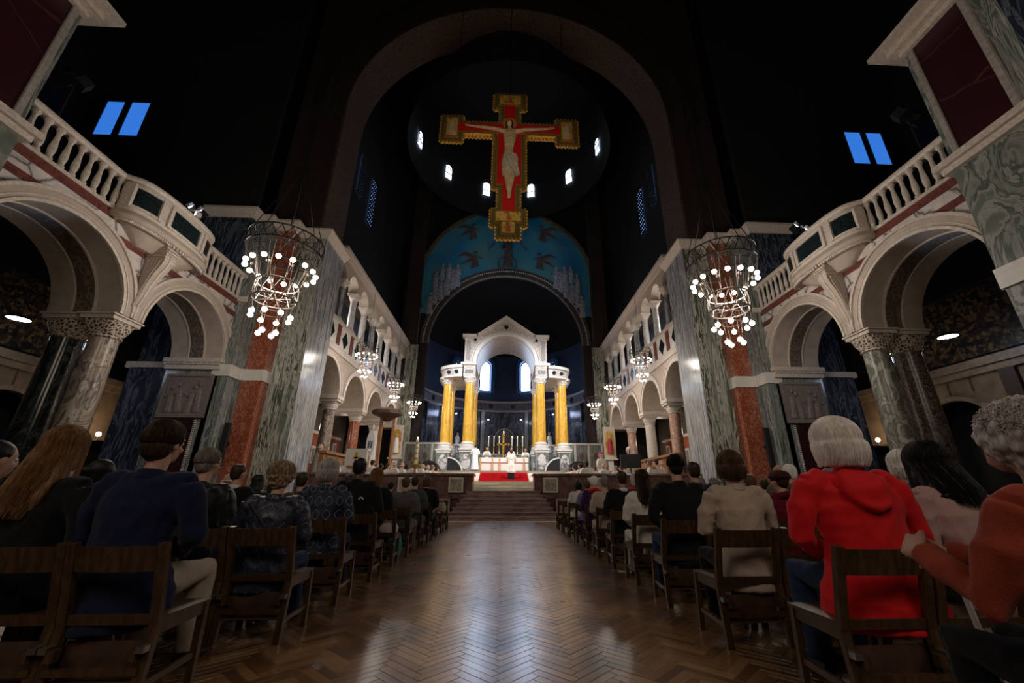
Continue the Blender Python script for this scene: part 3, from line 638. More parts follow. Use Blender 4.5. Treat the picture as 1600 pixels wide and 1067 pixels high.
# ================================================================ SANCTUARY
ZP = .85    # choir floor
ZT = 1.12
ZA = 2.27   # altar floor
struct('floor_choir', G().box(-11, 11, 19.5, 26.2, .5, ZP).box(-2.0, 2.0, 19.5, 21.2, ZP, ZT), plain('choir_floor_marble', (.30, .25, .2), .35))
struct('floor_altar', G().box(-11, 11, 26.0, 46, ZP-.3, ZA), MATS['choir_floor_marble'])
CHY = [20.45+4.05*0-1.95, 24.5, 28.55, 32.6]
CHY = [20.45, 24.5, 28.55, 32.6]; CHC = [18.45, 22.45, 26.5, 30.55, 34.6]
UPC = [19.05+1.93*i for i in range(9)]
for s in (-1, 1):
    SD = side(s)
    X0, X1 = 9.0, 10.9
    sm = archsamples(CHY, 1.62, 6.0, 18.7, 35.6, 22)
    cwl = struct('wall_choir_'+SD, G().wall('x', sm, 8.0, X0, X1).mir(s), CREAM)
    for c in CHY:
        part('archivolt', G().arc('x', (c, 6.0), 1.6, 1.86, X0-.05, X0+.02, 28).arc('x', (c, 6.0), 1.82, 1.9, X0-.09, X0, 28).mir(s), CREAM2, cwl)
    part('string_course', G().box(X0-.10, X0+.3, 19.6, 36, 7.98, 8.16).box(X0-.05, X0+.3, 19.6, 36, 8.16, 8.4).mir(s), CREAM2, cwl)
    # columns of the lower arcade
    mats = (COLW, REDP, WHITE, ROSE) if s < 0 else (ROSE, CREAM2, ROSE, COLG)
    nm = ('cream-brown streaked', 'rust-red', 'white', 'rose') if s < 0 else ('rose', 'cream', 'mottled rose', 'pale green')
    for k in range(1, 4):
        part('impost', G().box(X0-.04, X1, CHC[k]-.46, CHC[k]+.46, 5.78, 6.0).box(X0, X1, CHC[k]-.40, CHC[k]+.40, 5.66, 5.78).mir(s), CREAM2, cwl)
        column((X0+.5, CHC[k]), ZP, 5.2, 5.66, .33, .38, mats[k-1], s, '%s marble column of the %s choir arcade, %s from the front pier' % (nm[k-1], SD, ('first', 'second', 'third')[k-1]), capmat=CREAM2)
    # parapet with rose strips and dark lozenges
    pp = thing('gallery_parapet', 'inlaid marble parapet of the %s choir gallery' % SD, 'parapet')
    part('slab', G().box(X0+.05, X0+.2, 19.65, 35.7, 8.4, 9.6).mir(s), WHITE, pp)
    part('rail', G().box(X0-.06, X0+.3, 19.65, 35.7, 9.6, 9.78).mir(s), CREAM2, pp)
    for u in UPC[1:]:
        part('rose_strip', G().box(X0+.0, X0+.06, u-.2, u+.2, 8.4, 9.6).mir(s), REDM, pp, 'dark rose strip')
    for a, b in zip(UPC[:-1], UPC[1:]):
        m = (a+b)/2
        part('lozenge', G().prism([(m-.42, 9.0), (m, 8.5), (m+.42, 9.0), (m, 9.5)], 'x', X0+.03, X0+.06).mir(s), DKIN, pp, 'dark lozenge inlay')
    # upper colonnade
    for k, u in enumerate(UPC[1:]):
        column((X0+.3, u), 9.78, 11.85, 12.3, .19, .3, plain('pale_white_marble', (.55, .53, .52), .35, var=.25, sc=6) if k % 3 else GREYM, s, 'slender pale marble column of the %s choir gallery, %s from the front' % (SD, ('nearest', 'second', 'third', 'fourth', 'fifth', 'sixth', 'seventh', 'farthest')[k]), capmat=CREAM2, n=16)  # shafts mostly plain pale white marble, every third grey streaked
    uw = struct('wall_gallery_'+SD, G().wall('x', archsamples([(a+b)/2 for a, b in zip(UPC[:-1], UPC[1:])], .72, 12.3, 18.9, 35.7, 12), 13.35, X0+.02, X0+.62).mir(s), CREAM)
    part('cornice', G().box(X0-.26, X0+.7, 19.65, 35.8, 13.6, 13.78).box(X0-.12, X0+.7, 19.65, 35.8, 13.35, 13.6).mir(s), CREAM2, uw)
    struct('trim_gallery_back_'+SD, G().box(11.3, 11.5, 19.7, 36, 8, 13.6).mir(s), plain('blue_dark_plaster', (.012, .018, .035), .8))
    struct('trim_gallery_deck_'+SD, G().box(9.0, 11.5, 19.7, 36, 7.98, 8.4).mir(s), BRICK)
    struct('trim_gallery_roof_'+SD, G().box(9.65, 11.5, 19.7, 36, 13.35, 13.6).mir(s), BRICK)
    # wall above, with lattice lunettes
    uz = struct('wall_sanctuary_'+SD, G().box(10.6, 10.9, 19.7, 36.6, 13.5, 37.5).mir(s), BLACKW)
    for k, (yy, z0, z1) in enumerate(((24.0, 20.8, 24.0), (26.4, 20.0, 24.0))):
        wn = struct('window_%d' % (5+k+(2 if s > 0 else 0)), G().box(10.54, 10.56, yy-.5, yy+.5, z0, z1).mir(s), emit('lattice_glass', (.25, .5, 1), 1.6) if 'lattice_glass' not in MATS else MATS['lattice_glass'])
        g = G()
        nn = 4
        for i in range(nn+1): g.box(10.51, 10.54, yy-.5+i*.25-.06, yy-.5+i*.25+.06, z0, z1)
        for i in range(12): g.box(10.505, 10.54, yy-.55, yy+.55, z0+i*(z1-z0)/11-.11, z0+i*(z1-z0)/11+.11)
        part('stone_lattice', g.mir(s), BLACKW, wn)
    # inner aisle wall: inlaid marble, niche
    iw = struct('wall_inner_aisle_'+SD, G().box(13.6, 13.8, 19.7, 36, 0, 8).mir(s), plain('aisle_dim_plaster', (.10, .075, .055), .7, var=.3))
    part('niche_arch', G().arc('x', (22.6, 3.9), .0, .95, 13.5, 13.6, 20).box(13.5, 13.6, 21.65, 23.55, 2.6, 3.9).mir(s), CREAM, iw)
    part('niche_trim', G().arc('x', (22.6, 3.9), .95, 1.1, 13.4, 13.6, 20).mir(s), CREAM2, iw)
    for zz in (2.9, 3.55, 4.15): part('niche_inlay', G().box(13.47, 13.5, 21.95, 23.25, zz, zz+.35).mir(s), SOFD, iw)
    part('inlay_field', G().box(13.5, 13.6, 24.6, 35, 2.2, 5.0).mir(s), REDP, iw, 'rust-brown inlaid field')
    part('inlay_frame', G().box(13.45, 13.6, 24.6, 35, 4.95, 5.15).box(13.45, 13.6, 24.6, 35, 2.1, 2.3).mir(s), CREAM2, iw)
    for i in range(8):
        yy = 25.2+i*1.2
        part('inlay_block', G().box(13.46, 13.5, yy, yy+.7, 2.9+(i % 2)*.55, 4.1+(i % 2)*.55).mir(s), CREAM2, iw)
        part('inlay_block_centre', G().box(13.44, 13.46, yy+.15, yy+.55, 3.05+(i % 2)*.55, 3.95+(i % 2)*.55).mir(s), GGREY, iw)
    light('POINT', 'aisle_lamp', (s*11.6, 24.2, 4.6), 45, WARM, .2)
    light('POINT', 'aisle_lamp', (s*11.6, 30.5, 4.6), 45, WARM, .2)
    # choir stalls
    st = thing('choir_stall', 'orange oak choir stall row with panelled back on the %s side' % SD, 'stall')
    part('back', G().box(8.55, 8.75, 20.4, 26.4, ZP, 2.8).mir(s), OAK, st)
    part('cornice', G().box(8.4, 8.8, 20.3, 26.5, 2.8, 2.92).mir(s), OAK, st)
    part('seat', G().box(7.9, 8.55, 20.4, 26.4, ZP, 1.6).mir(s), OAK, st)
    for i in range(4): part('panel', G().box(8.5, 8.55, 20.7+i*1.4, 21.8+i*1.4, 1.8, 2.7).mir(s), OAK, st)
    fr = thing('desk_front', 'panelled oak desk front on the %s of the choir' % SD, 'desk')
    part('panel_board', G().box(7.0, 7.1, 20.3, 26.2, ZP, 2.15).mir(s), OAK, fr)
    part('desk_top', G().box(6.9, 7.35, 20.2, 26.3, 2.15, 2.22).mir(s), OAK, fr)
    # end pier with icon
    struct('wall_choir_end_'+SD, G().box(8.25, 9.6, 35.4, 36.6, 0, 37.5).mir(s), BRICK)
    ep = thing('end_pier', 'green-grey marble strip pier beside the icon, %s end of the choir' % SD, 'pier')
    part('marble_face', G().box(7.95, 9.0, 35.3, 35.4, ZA, 13.6).mir(s), GREEN, ep)
    part('marble_side', G().box(7.93, 8.25, 35.32, 36.6, ZA, 13.6).mir(s), BLUEM, ep)
    ic = thing('icon', 'gold-ground framed icon of a haloed %s figure near the %s choir end' % ('white-robed' if s < 0 else 'red-robed', SD), 'icon')
    yI = 32.6; xi = 8.32
    part('board', G().box(xi-.46, xi+.46, yI, yI+.1, 3.5, 5.95).mir(s), CREAM2, ic)
    part('gold_ground', G().box(xi-.33, xi+.33, yI-.03, yI, 3.75, 5.3).arc('y', (xi, 5.3), 0, .33, yI-.03, yI, 14).mir(s), GOLDP, ic)
    g = G().lathe((xi, yI-.06, 3.85), [(.24, 0), (.22, .5), (.2, .9), (.12, 1.12)], 12)
    part('painted_robe', g.mir(s), WHITE if s < 0 else plain('icon_red', (.35, .02, .02)), ic)
    part('halo', G().lathe((0, 0, 0), [(.24, 0), (.24, .02)], 20).xf(Matrix.Translation((xi, yI-.05, 5.17)) @ Matrix.Rotation(pi/2, 4, 'X')).mir(s), GOLD, ic)
    part('painted_face', G().ell((xi, yI-.08, 5.15), (.11, .04, .15)).mir(s), FLESH, ic)
    part('shelf', G().box(xi-.55, xi+.55, yI-.15, yI+.15, 3.4, 3.5).box(xi-.2, xi+.2, yI, yI+.12, ZA, 3.4).mir(s), CREAM2, ic)
for s in (-1, 1): struct('wall_far_end_'+side(s), G().box(8.9, 21, 36.0, 36.3, 0, 37.5).mir(s), BLACKW)
struct('trim_floor_strip', G().box(-2.75, 2.75, 17.08, 17.3, -.01, .006), WHITE)
# chancel arch, tympanum with mosaic
ty = struct('wall_chancel_arch', G().wall('y', archsamples([0], 7.25, 14.0, -8.9, 8.9, 40), 37.5, 36.0, 36.5), BLACKW)
for s in (-1, 1): part('respond', G().box(7.25, 9.2, 36, 36.5, 0, 14.05).mir(s), BRICK, ty)
part('outer_frame', G().arc('y', (0, 20.4), 8.45, 8.75, 35.7, 36.05, 48, -.35, pi+.35), plain('dim_gold_frame', (.16, .12, .08), .5, .3, var=.5, sc=4), ty)
for s in (-1, 1): part('frame_leg', G().box(8.2, 8.5, 35.7, 36.05, 13.8, 20.4).mir(s), MATS['dim_gold_frame'], ty)
# blue field between the two arches
vs = []; fs = []; n = 60
for i in range(n+1):
    x = -8.3+16.6*i/n; zt = 20.4+sqrt(max(0, 8.42**2-x*x)); r = 8.0; zb = max(17.0, 14.05+sqrt(max(0, r*r-x*x)))
    vs += [(x, 35.93, zb), (x, 35.93, zt)]
for i in range(n): fs.append((2*i, 2*i+1, 2*i+3, 2*i+2))
part('blue_mosaic', G().add(vs, fs), BLUEMOS, ty)
part('rim_band', G().arc('y', (0, 14.0), 7.25, 8.05, 35.88, 36.0, 48), plain('rim_mosaic', (.07, .05, .045), .5, var=.6, sc=9), ty)
g = G()
for i in range(110):
    a = pi*(i+.5)/110; g.ell((7.72*cos(a), 35.84, 14.0+7.72*sin(a)), (.07, .06, .07), 6, 4)
o = part('bead_course', g, WHITE, ty); o['kind'] = 'stuff'
part('inner_rim', G().arc('y', (0, 14.0), 7.2, 7.3, 35.8, 36.1, 48), MATS['dim_gold_frame'], ty)
def robed(g, x, z, h, y=35.86):
    k = h/2
    g.tube([(x, y, z), (x+.05*k, y, z+h*.45), (x, y, z+h*.74), (x, y, z+h*.8)], [.27*k, .22*k, .25*k, .09*k], 8, [.10, .10, .10, .06], up=(1, 0, 0)); g.ell((x, y-.03, z+h*.9), (.13*k, .09, .17*k), 8, 6)
    g.tube([(x-.24*k, y-.06, z+h*.7), (x-.28*k, y-.12, z+h*.52), (x+.02, y-.14, z+h*.55)], .06*k, 6)
for s in (-1, 1):
    for (xx, zz, hh) in ((4.9, 19.9, 2.6), (5.35, 19.6, 2.3), (5.75, 20.2, 2.3), (5.85, 18.9, 2.3), (6.4, 20.6, 1.9), (6.45, 18.4, 2.5), (6.95, 17.9, 2.2), (7.0, 19.6, 2.0), (7.35, 16.9, 2.4)):
        g = G(); robed(g, xx, zz, hh); part('robed_mosaic_figure', g.mir(s), PALE_FIG, ty)
    for xx, zz in ((3.3, 23.0), (3.6, 26.3)):
        g = G(); g.tube([(xx-.15, 35.86, zz-.9), (xx, 35.86, zz-.2), (xx, 35.86, zz+.45)], [.34, .3, .22], 8, .08, up=(1, 0, 0)); g.ell((xx-.08, 35.84, zz+.72), (.2, .1, .24), 8, 6); g.tube([(xx-.2, 35.84, zz+.3), (xx-.7, 35.84, zz+.1)], .07, 6)
        g.tube([(xx+.2, 35.86, zz+.2), (xx+1.0, 35.86, zz+.6), (xx+1.7, 35.86, zz+.3)], [.3, .25, .05], 8, .06, up=(0, 0, 1)).tube([(xx+.2, 35.86, zz-.1), (xx+.8, 35.86, zz-.3), (xx+1.4, 35.86, zz-.7)], [.25, .18, .04], 8, .06, up=(0, 0, 1)).tube([(xx, 35.86, zz-.3), (xx+.3, 35.86, zz-1)], .14, 6)
        part('winged_mosaic_figure', g.mir(s), DARK_FIG, ty)
g = G(); robed(g, 0, 22.2, 3.8); g.tube([(-1.9, 35.86, 24.2), (-1.2, 35.86, 25.2), (0, 35.86, 25.6), (1.2, 35.86, 25.2), (1.9, 35.86, 24.2)], .07, 6)
g.tube([(.9*cos(a*.35), 35.86, 22.6+.9*sin(a*.35)) for a in range(19)], .06, 6)
part('seated_mosaic_figure', g, DARK_FIG, ty)
# dome drum with small windows
dr = struct('wall_dome_drum', G().lathe((0, 27, 27.5), [(8.35, 0), (8.35, 9.9)], 48, cap=False), BLACKW)
for k, a in enumerate((-110, -78, -47, -16.5, 16.5, 47, 78, 110)):
    A = radians(a); M = Matrix.Translation((0, 27, 0)) @ Matrix.Rotation(-A, 4, 'Z')
    wn = struct('window_%d' % (9+k), G().box(-.36, .36, 8.22, 8.27, 30.2, 31.4).arc('y', (0, 31.4), 0, .36, 8.22, 8.27, 12).xf(M), WINW)
    g = G().box(-.40, .40, 8.16, 8.24, 30.72, 30.78).box(-.40, .40, 8.16, 8.24, 31.36, 31.41)
    for e in (-.39, -.12, .12, .39): g.box(e-.015, e+.015, 8.17, 8.24, 30.2, 31.5)
    part('glazing_bars', g.xf(M), LEAD, wn)
# apse
R_A = 8.0; YA = 36.5
def cyl(r, z0, z1, a0=-90, a1=90, n=48, th=.3):
    g = G(); vs = []
    for i in range(n+1):
        a = radians(a0+(a1-a0)*i/n)
        for rr, z in ((r, z0), (r, z1), (r+th, z1), (r+th, z0)): vs.append((rr*sin(a), YA+rr*cos(a), z))
    return g.add(vs, [(i*4+k, i*4+(k+1) % 4, i*4+4+(k+1) % 4, i*4+4+k) for i in range(n) for k in range(4)]+[(3, 2, 1, 0), (n*4, n*4+1, n*4+2, n*4+3)])
ap = struct('wall_apse', cyl(R_A, 0, 9.3), BLUEM)
part('upper_wall', cyl(R_A, 10.2, 15.5), plain('apse_blue_plaster', (.018, .035, .09), .7, var=.4), ap)
part('frieze', cyl(R_A-.12, 9.3, 10.2), plain('apse_frieze', (.09, .08, .11), .5, var=.6, sc=5), ap)
part('frieze_moulding', cyl(R_A-.3, 10.1, 10.3).add(*(lambda q: (q.v, q.f))(cyl(R_A-.25, 9.15, 9.32))), GREYF, ap)
g = G(); vs = []; fs = []
for j in range(9):
    t = radians(90*j/8)
    for i in range(33):
        a = radians(-90+180*i/32); vs.append((R_A*cos(t)*sin(a), YA+R_A*cos(t)*cos(a), 15.5+R_A*sin(t)))
for j in range(8):
    for i in range(32): fs.append((j*33+i, j*33+i+1, (j+1)*33+i+1, (j+1)*33+i))
part('half_dome', g.add(vs, fs), BLACKW, ap)
for i in range(9):
    a = radians(-70+i*17.5); M = Matrix.Translation((0, YA, 0)) @ Matrix.Rotation(-a, 4, 'Z')
    part('pilaster', G().box(-.18, .18, 7.75, 8.0, 2.3, 9.2).xf(M), GREYM if i % 2 else BLUEM, ap)
    part('frieze_roundel', G().lathe((0, 0, 0), [(.26, 0), (.26, .05)], 14).xf(M @ Matrix.Translation((.9, 7.85, 9.75)) @ Matrix.Rotation(pi/2, 4, 'X')), DKIN, ap)
for k, a in enumerate((-43, -16.8, 16.8, 43)):
    ww = .52 if k in (1, 2) else .16; zt = 14.2 if k in (1, 2) else 14.0
    M = Matrix.Translation((0, YA, 0)) @ Matrix.Rotation(-radians(a), 4, 'Z')
    wn = struct('window_%d' % (17+k) if k < 3 else 'window_24', G().box(-ww, ww, 7.9, 7.95, 11.5, zt).arc('y', (0, zt), 0, ww, 7.9, 7.95, 14).xf(M), WINA if ww > .3 else WINW)
    rv = G().arc('y', (0, zt), ww+.08, ww+.5, 7.45, 7.97, 20)
    for e in (-1, 1): rv.box(min(e*(ww+.08), e*(ww+.5)), max(e*(ww+.08), e*(ww+.5)), 7.45, 7.97, 11.2, zt)
    part('glow_surround', rv.xf(M), plain('blue_glow_plaster', (.03, .09, .24), .7), wn)  # added surround that catches window glow; the glow is also in its blue
    g = G()
    for e in (-1, -.33, .33, 1): g.box(e*ww-.014, e*ww+.014, 7.84, 7.92, 11.5, 14.3)
    for e in range(7): g.box(-ww, ww, 7.85, 7.92, 11.5+e*.42, 11.525+e*.42)
    g.arc('y', (0, zt), ww-.02, ww+.08, 7.8, 7.95, 14)
    part('glazing_bars', g.xf(M), LEAD, wn)
part('niche', G().box(-.95, .95, 43.9, 44.2, 4.3, 6.3).arc('y', (0, 6.3), 0, .95, 43.9, 44.2, 20), plain('throne_niche_stone', (.17, .14, .15), .6), ap)
part('niche_rim', G().arc('y', (0, 6.3), .93, 1.05, 43.8, 44.2, 20), GREYF, ap)
for s in (-1, 1):
    light('POINT', 'apse_lamp', (s*5.5, 41.2, 8.6), 55, (.55, .65, 1), .3)
    light('POINT', 'apse_lamp', (s*1.7, 42.8, 8.2), 12, (.75, .8, 1), .1)
    for k, (xx, yy, zz) in enumerate(((1.75, 44.0, 8.3), (5.0, 42.3, 8.6))):
        lp = thing('apse_spot', 'tiny white spot lamp on the apse wall, %s %s' % (side(s), ('inner', 'outer')[k]), 'lamp')
        part('housing', G().lathe((xx, yy, zz), [(.08, 0), (.1, .1), (.04, .16)], 10).mir(s), BLK, lp); part('lamp_glass', G().ell((xx, yy-.05, zz), (.07, .07, .05)).mir(s), FLOODG, lp)
# ---- marble screens left and right of the altar
for s in (-1, 1):
    for k, (xa, xb, yy) in enumerate(((4.6, 7.9, 33.6), (2.35, 4.2, 34.8))):
        sc = thing('marble_screen', '%s grey-green panelled marble screen %s of the altar' % (('tall outer', 'lower inner')[k], side(s)), 'screen')
        zt = 4.75 if k == 0 else 4.75
        part('slab', G().box(xa, xb, yy, yy+.25, ZA, zt-.12).mir(s), GGREY, sc)
        g = G().box(xa-.05, xb+.05, yy-.08, yy+.3, zt-.14, zt).box(xa, xb, yy-.05, yy+.27, ZA, ZA+.2)
        m = 3 if k == 0 else 2
        for i in range(m+1): xx = xa+(xb-xa)*i/m; g.box(xx-.09, xx+.09, yy-.05, yy+.1, ZA, zt-.14)
        part('frame', g.mir(s), WHITE, sc)
        for i in range(m):
            xx = xa+(xb-xa)*(i+.5)/m
            part('lozenge', G().prism([(xx-.18, 3.7), (xx, 3.3), (xx+.18, 3.7), (xx, 4.1)], 'y', yy-.03, yy).mir(s), REDM, sc)
# low wall behind the altar
rw = thing('reredos_wall', 'low grey marble wall behind the altar', 'wall')
part('slab', G().box(-1.9, 1.9, 35.2, 35.4, ZA, 3.9), GREYF, rw); part('coping', G().box(-2, 2, 35.1, 35.5, 3.9, 4.0), WHITE, rw)
# ---- ciborium
cib = thing('ciborium', 'white marble canopy on yellow marble columns over the altar', 'canopy')
YF, YB = 30.5, 34.3
for s in (-1, 1):
    for k, (cx, cy, r) in enumerate(((2.7, YF, .35), (2.65, YB, .35), (4.42, 31.1, .35), (4.5, 33.6, .35))):
        g = G(); g.lathe((cx, cy, 4.1), [(r*(1.03-.13*(i/10)**1.3), .35+4.4*i/10) for i in range(11)], 28)
        sh = part('column_shaft', g.mir(s), YEL, cib, 'yellow marble shaft')
        g = G().lathe((cx, cy, 4.1), [(r*1.45, -.12), (r*1.5, -.02), (r*1.5, .08), (r*1.3, .12), (r*1.3, .18), (r*1.42, .22), (r*1.2, .3), (r*1.05, .36)], 24)
        part('column_base', g.mir(s), WHITE, sh)
        g = G().lathe((cx, cy, 8.82), [(r*.93, 0), (r*1.05, .04), (r*.95, .08), (r*1.05, .2), (r*1.35, .36), (r*1.25, .38)], 16, .0).box(cx-r*1.25, cx+r*1.25, cy-r*1.25, cy+r*1.25, 9.18, 9.28)
        for i in range(8):
            a = i*pi/4; g.ell((cx+r*1.12*cos(a), cy+r*1.12*sin(a), 9.08), (.07, .07, .1), 6, 5)
        part('capital', g.mir(s), WHITE, sh)
        g = G().box(cx-.52, cx+.52, cy-.52, cy+.52, ZA, ZA+.18).box(cx-.46, cx+.46, cy-.46, cy+.46, ZA+.18, 3.72)
        pe = part('pedestal', g.mir(s), GGREY, cib)
        part('pedestal_mouldings', G().box(cx-.56, cx+.56, cy-.56, cy+.56, 3.86, 3.98).box(cx-.5, cx+.5, cy-.5, cy+.5, 3.72, 3.86).box(cx-.55, cx+.55, cy-.55, cy+.55, ZA, ZA+.14).mir(s), WHITE, pe)
        part('oval_panel', G().lathe((0, 0, 0), [(.30, 0), (.33, .015), (.30, .03)], 24).xf(Matrix.Translation((cx, cy-.47, 3.05)) @ Matrix.Scale(1.6, 4, (0, 0, 1)) @ Matrix.Rotation(pi/2, 4, 'X')).mir(s), VEIN, pe, 'white veined oval panel')
    # side wings: curved entablature
    out = [(3.3, YF-.35), (3.6, YF-.3), (4.1, YF-.15), (4.6, YF+.15), (4.95, YF+.6), (5.05, YF+1.2), (5.05, YB-.7), (4.8, YB-.1), (4.3, YB+.35), (3.3, YB+.4)]
    wg = part('wing_entablature', G().prism(out, 'z', 9.28, 10.0).mir(s), ORN, cib)
    oc = [(x+(.12 if x > 3.3 else 0), y+(-.1 if y < 32 else .1)) for x, y in out]
    part('wing_cornice', G().prism(oc, 'z', 10.0, 10.22).mir(s), WHITE, wg); part('wing_architrave', G().prism(oc, 'z', 9.26, 9.38).mir(s), WHITE, wg)
    g = G()
    for (xx, yy) in ((3.75, YF-.26), (4.35, YF-.0)): k0 = len(g.v); g.lathe((0, 0, 0), [(.15, 0), (.15, .08)], 14); g.xf(Matrix.Translation((xx, yy-.02, 9.68)) @ Matrix.Rotation(pi/2, 4, 'X'), k0)
    part('wing_roundel', g.mir(s), DKIN, wg)
    # upright corner blocks of the centre
    cbk = part('corner_block', G().box(2.32, 3.2, YF-.4, YF+.4, 9.28, 10.35).mir(s), ORN, cib)
    part('corner_panel', G().box(2.5, 3.05, YF-.44, YF-.4, 9.55, 9.8).mir(s), GGREY, cbk)
    part('corner_block', G().box(2.32, 3.2, YB-.4, YB+.4, 9.28, 10.35).mir(s), ORN, cib)
    part('corner_cornice', G().box(2.25, 3.42, YF-.5, YB+.5, 10.2, 10.4).mir(s), WHITE, cib)
for yy, lab in ((YF-.38, 'front'), (YB-.1, 'rear')):
    def gab(h): return 14.1-.0-abs(h)*(1.55/2.2) if abs(h) < 2.2 else 12.55
    sm = [(-3.2, 10.35), (-2.3, 10.35)]+[(-2.3*cos(pi*i/36), 10.35+2.3*sin(pi*i/36)) for i in range(1, 36)]+[(2.3, 10.35), (3.2, 10.35)]
    hs = sorted(set([q[0] for q in sm])); sm2 = []
    gb = part('gable_front' if lab == 'front' else 'gable_rear', G().wall('y', sm, gab, yy, yy+.5), ORN, cib)
    part('arch_moulding', G().arc('y', (0, 10.35), 2.28, 2.55, yy-.08, yy+.02, 40), WHITE, gb)
    part('arch_bead', G().arc('y', (0, 10.35), 2.6, 2.68, yy-.05, yy+.02, 40), WHITE, gb)
    rk = G()
    for e in (-1, 1):
        rk.prism([(0, 14.05), (0, 14.32), (e*2.3, 12.70), (e*2.3, 12.48)], 'y', yy-.15, yy+.55)
        rk.box(min(e*2.2, e*3.4), max(e*2.2, e*3.4), yy-.15, yy+.55, 12.5, 12.7)
    part('raking_cornice', rk, WHITE, gb)
    for e in (-1, 1):
        part('upright_panel', G().box(min(e*2.78, e*3.06), max(e*2.78, e*3.06), yy-.03, yy, 10.6, 12.2), plain('inlaid_grey_panel', (.3, .27, .25), .4, var=.3, sc=12), gb)
        part('roundel', G().lathe((0, 0, 0), [(.12, 0), (.12, .06)], 14).xf(Matrix.Translation((e*2.4, yy, 12.25)) @ Matrix.Rotation(pi/2, 4, 'X')), DKIN, gb)
    part('roundel', G().lathe((0, 0, 0), [(.17, 0), (.17, .06)], 16).xf(Matrix.Translation((0, yy, 13.35)) @ Matrix.Rotation(pi/2, 4, 'X')), DKIN, gb)
vlt = part('barrel_vault', G().arc('y', (0, 10.35), 2.28, 2.5, YF, YB, 40), ORN, cib)
part('side_wall', G().box(2.9, 3.2, YF, YB, 10.35, 12.55).box(-3.2, -2.9, YF, YB, 10.35, 12.55), ORN, cib)
part('roof', G().prism([(-3.2, 12.5), (-2.2, 12.5), (0, 14.0), (2.2, 12.5), (3.2, 12.5), (2.2, 12.6), (0, 14.15), (-2.2, 12.6)], 'y', YF, YB), WHITE, cib)
# ---- steps
stp = thing('stair', 'dark brown marble steps rising to the choir', 'steps')
for i in range(7):
    y = 17.3+i*.31; hw = 2.25-i*.105
    part('step', G().box(-hw, hw, y, 19.48, i*.16+(.0 if i else -.05), i*.16+.14).box(-hw-.03, hw+.03, y-.03, 19.48, i*.16+.12, i*.16+.16), STEPM, stp)
stw = thing('stair', 'pale marble steps between the choir walls', 'steps')
for i in range(3):
    y = 21.0+i*.4; part('step', G().box(-2.6, 2.6, y, 26.2, ZT-.27+i*.15, ZT+i*.15+.15), STEPW, stw)
wm = plain('bright_white_step_marble', (.78, .76, .72), .5, var=.04)
stt = thing('stair', 'white marble altar steps under the red carpet', 'steps')
for i in range(5):
    y = 24.3+i*.5; part('step', G().box(-4.2, 4.2, y, 29, 1.57+i*.14-.02, 1.57+i*.14+.14), wm, stt)
cp = thing('carpet', 'bright red carpet laid over the altar steps', 'carpet')
g = G(); pl = []
for i in range(5): y = 24.3+i*.5-.02; pl += [(y, 1.58+i*.14), (y, 1.58+i*.14+.14)]
pl += [(28.4, 2.285), (28.4, 2.27)]
pl = [(24.1, 1.575), (24.1, 1.59)]+[(a, b+.012) for a, b in pl[1:]]
pl2 = [(24.2, 1.58)]
for i in range(5): y = 24.3+i*.5-.02; pl2 += [(y, 1.58+i*.14 if i else 1.58), (y, 1.58+(i+1)*.14)]
pl2 += [(28.4, 2.285)]
top = pl2; n = len(top)
g.add([(x, y, z+.01) for x in (-1.42, 1.42) for y, z in top], [(i, i+1, n+i+1, n+i) for i in range(n-1)])
part('runner', g, CARP, cp, fix=False)
# ---- choir front wall with copings and relief plaques
for s in (-1, 1):
    SD = side(s)
    fw = thing('choir_wall', 'brown marble parapet wall with carved plaques, %s of the steps' % SD, 'wall')
    pth = [(1.6, 20.3), (1.6, 19.5), (2.5, 19.42), (4.0, 19.3), (6, 19.2), (8.85, 19.0)]
    part('body', G().sweep(pth, [(.0, 0), (.0, 1.78), (.22, 1.78), (.22, 0)]).mir(s), BROWNM, fw)
    part('coping', G().sweep(pth, [(-.07, 1.74), (-.10, 1.80), (-.07, 1.86), (.28, 1.86), (.30, 1.80), (.28, 1.74)]).mir(s), BROWNM, fw)
    part('foot_moulding', G().sweep(pth, [(.0, .80), (.33, .80), (.33, .90), (.28, .96), (.0, .98)]).mir(s), BROWNM, fw)
    for x0, x1 in ((1.78, 2.42), (3.75, 4.6), (6.0, 6.9)):
        pq_ = part('plaque', G().box(x0, x1, 19.12 if x0 < 3 else 19.0, 19.25, 1.05, 1.68).mir(s), plain('plaque_marble', (.55, .48, .38), .5), fw, 'pale framed plaque')
        part('plaque_relief', G().box(x0+.07, x1-.07, 19.1 if x0 < 3 else 18.98, 19.2, 1.12, 1.61).mir(s), plain('plaque_grey_relief', (.28, .24, .17), .5, var=.6, sc=14, bump=.5), pq_)
    struct('trim_choir_base_'+SD, G().box(2.3, 11, 18.6, 19.5, -.05, .8).mir(s), STEPM)

for s in (-1, 1):
    q = thing('stair_cheek', 'black quarter-round stair opening with white rim, %s of the altar' % side(s), 'opening')
    g = G().arc('y', (3.95, ZA), 0.0, 1.0, 29.9, 29.95, 14, pi/2, pi); part('dark_panel', g.mir(s), BLK, q)
    part('white_rim', G().arc('y', (3.95, ZA), 1.0, 1.1, 29.85, 29.95, 14, pi/2, pi).mir(s), WHITE, q)
    solo('dark_console', G().arc('y', (4.75, 2.2), 0.0, .72, 27.0, 27.6, 18).box(4.03, 5.47, 27.0, 27.6, ZP, 2.2).mir(s), BLK, 'round-topped black console behind the %s choir clergy' % side(s), 'console')
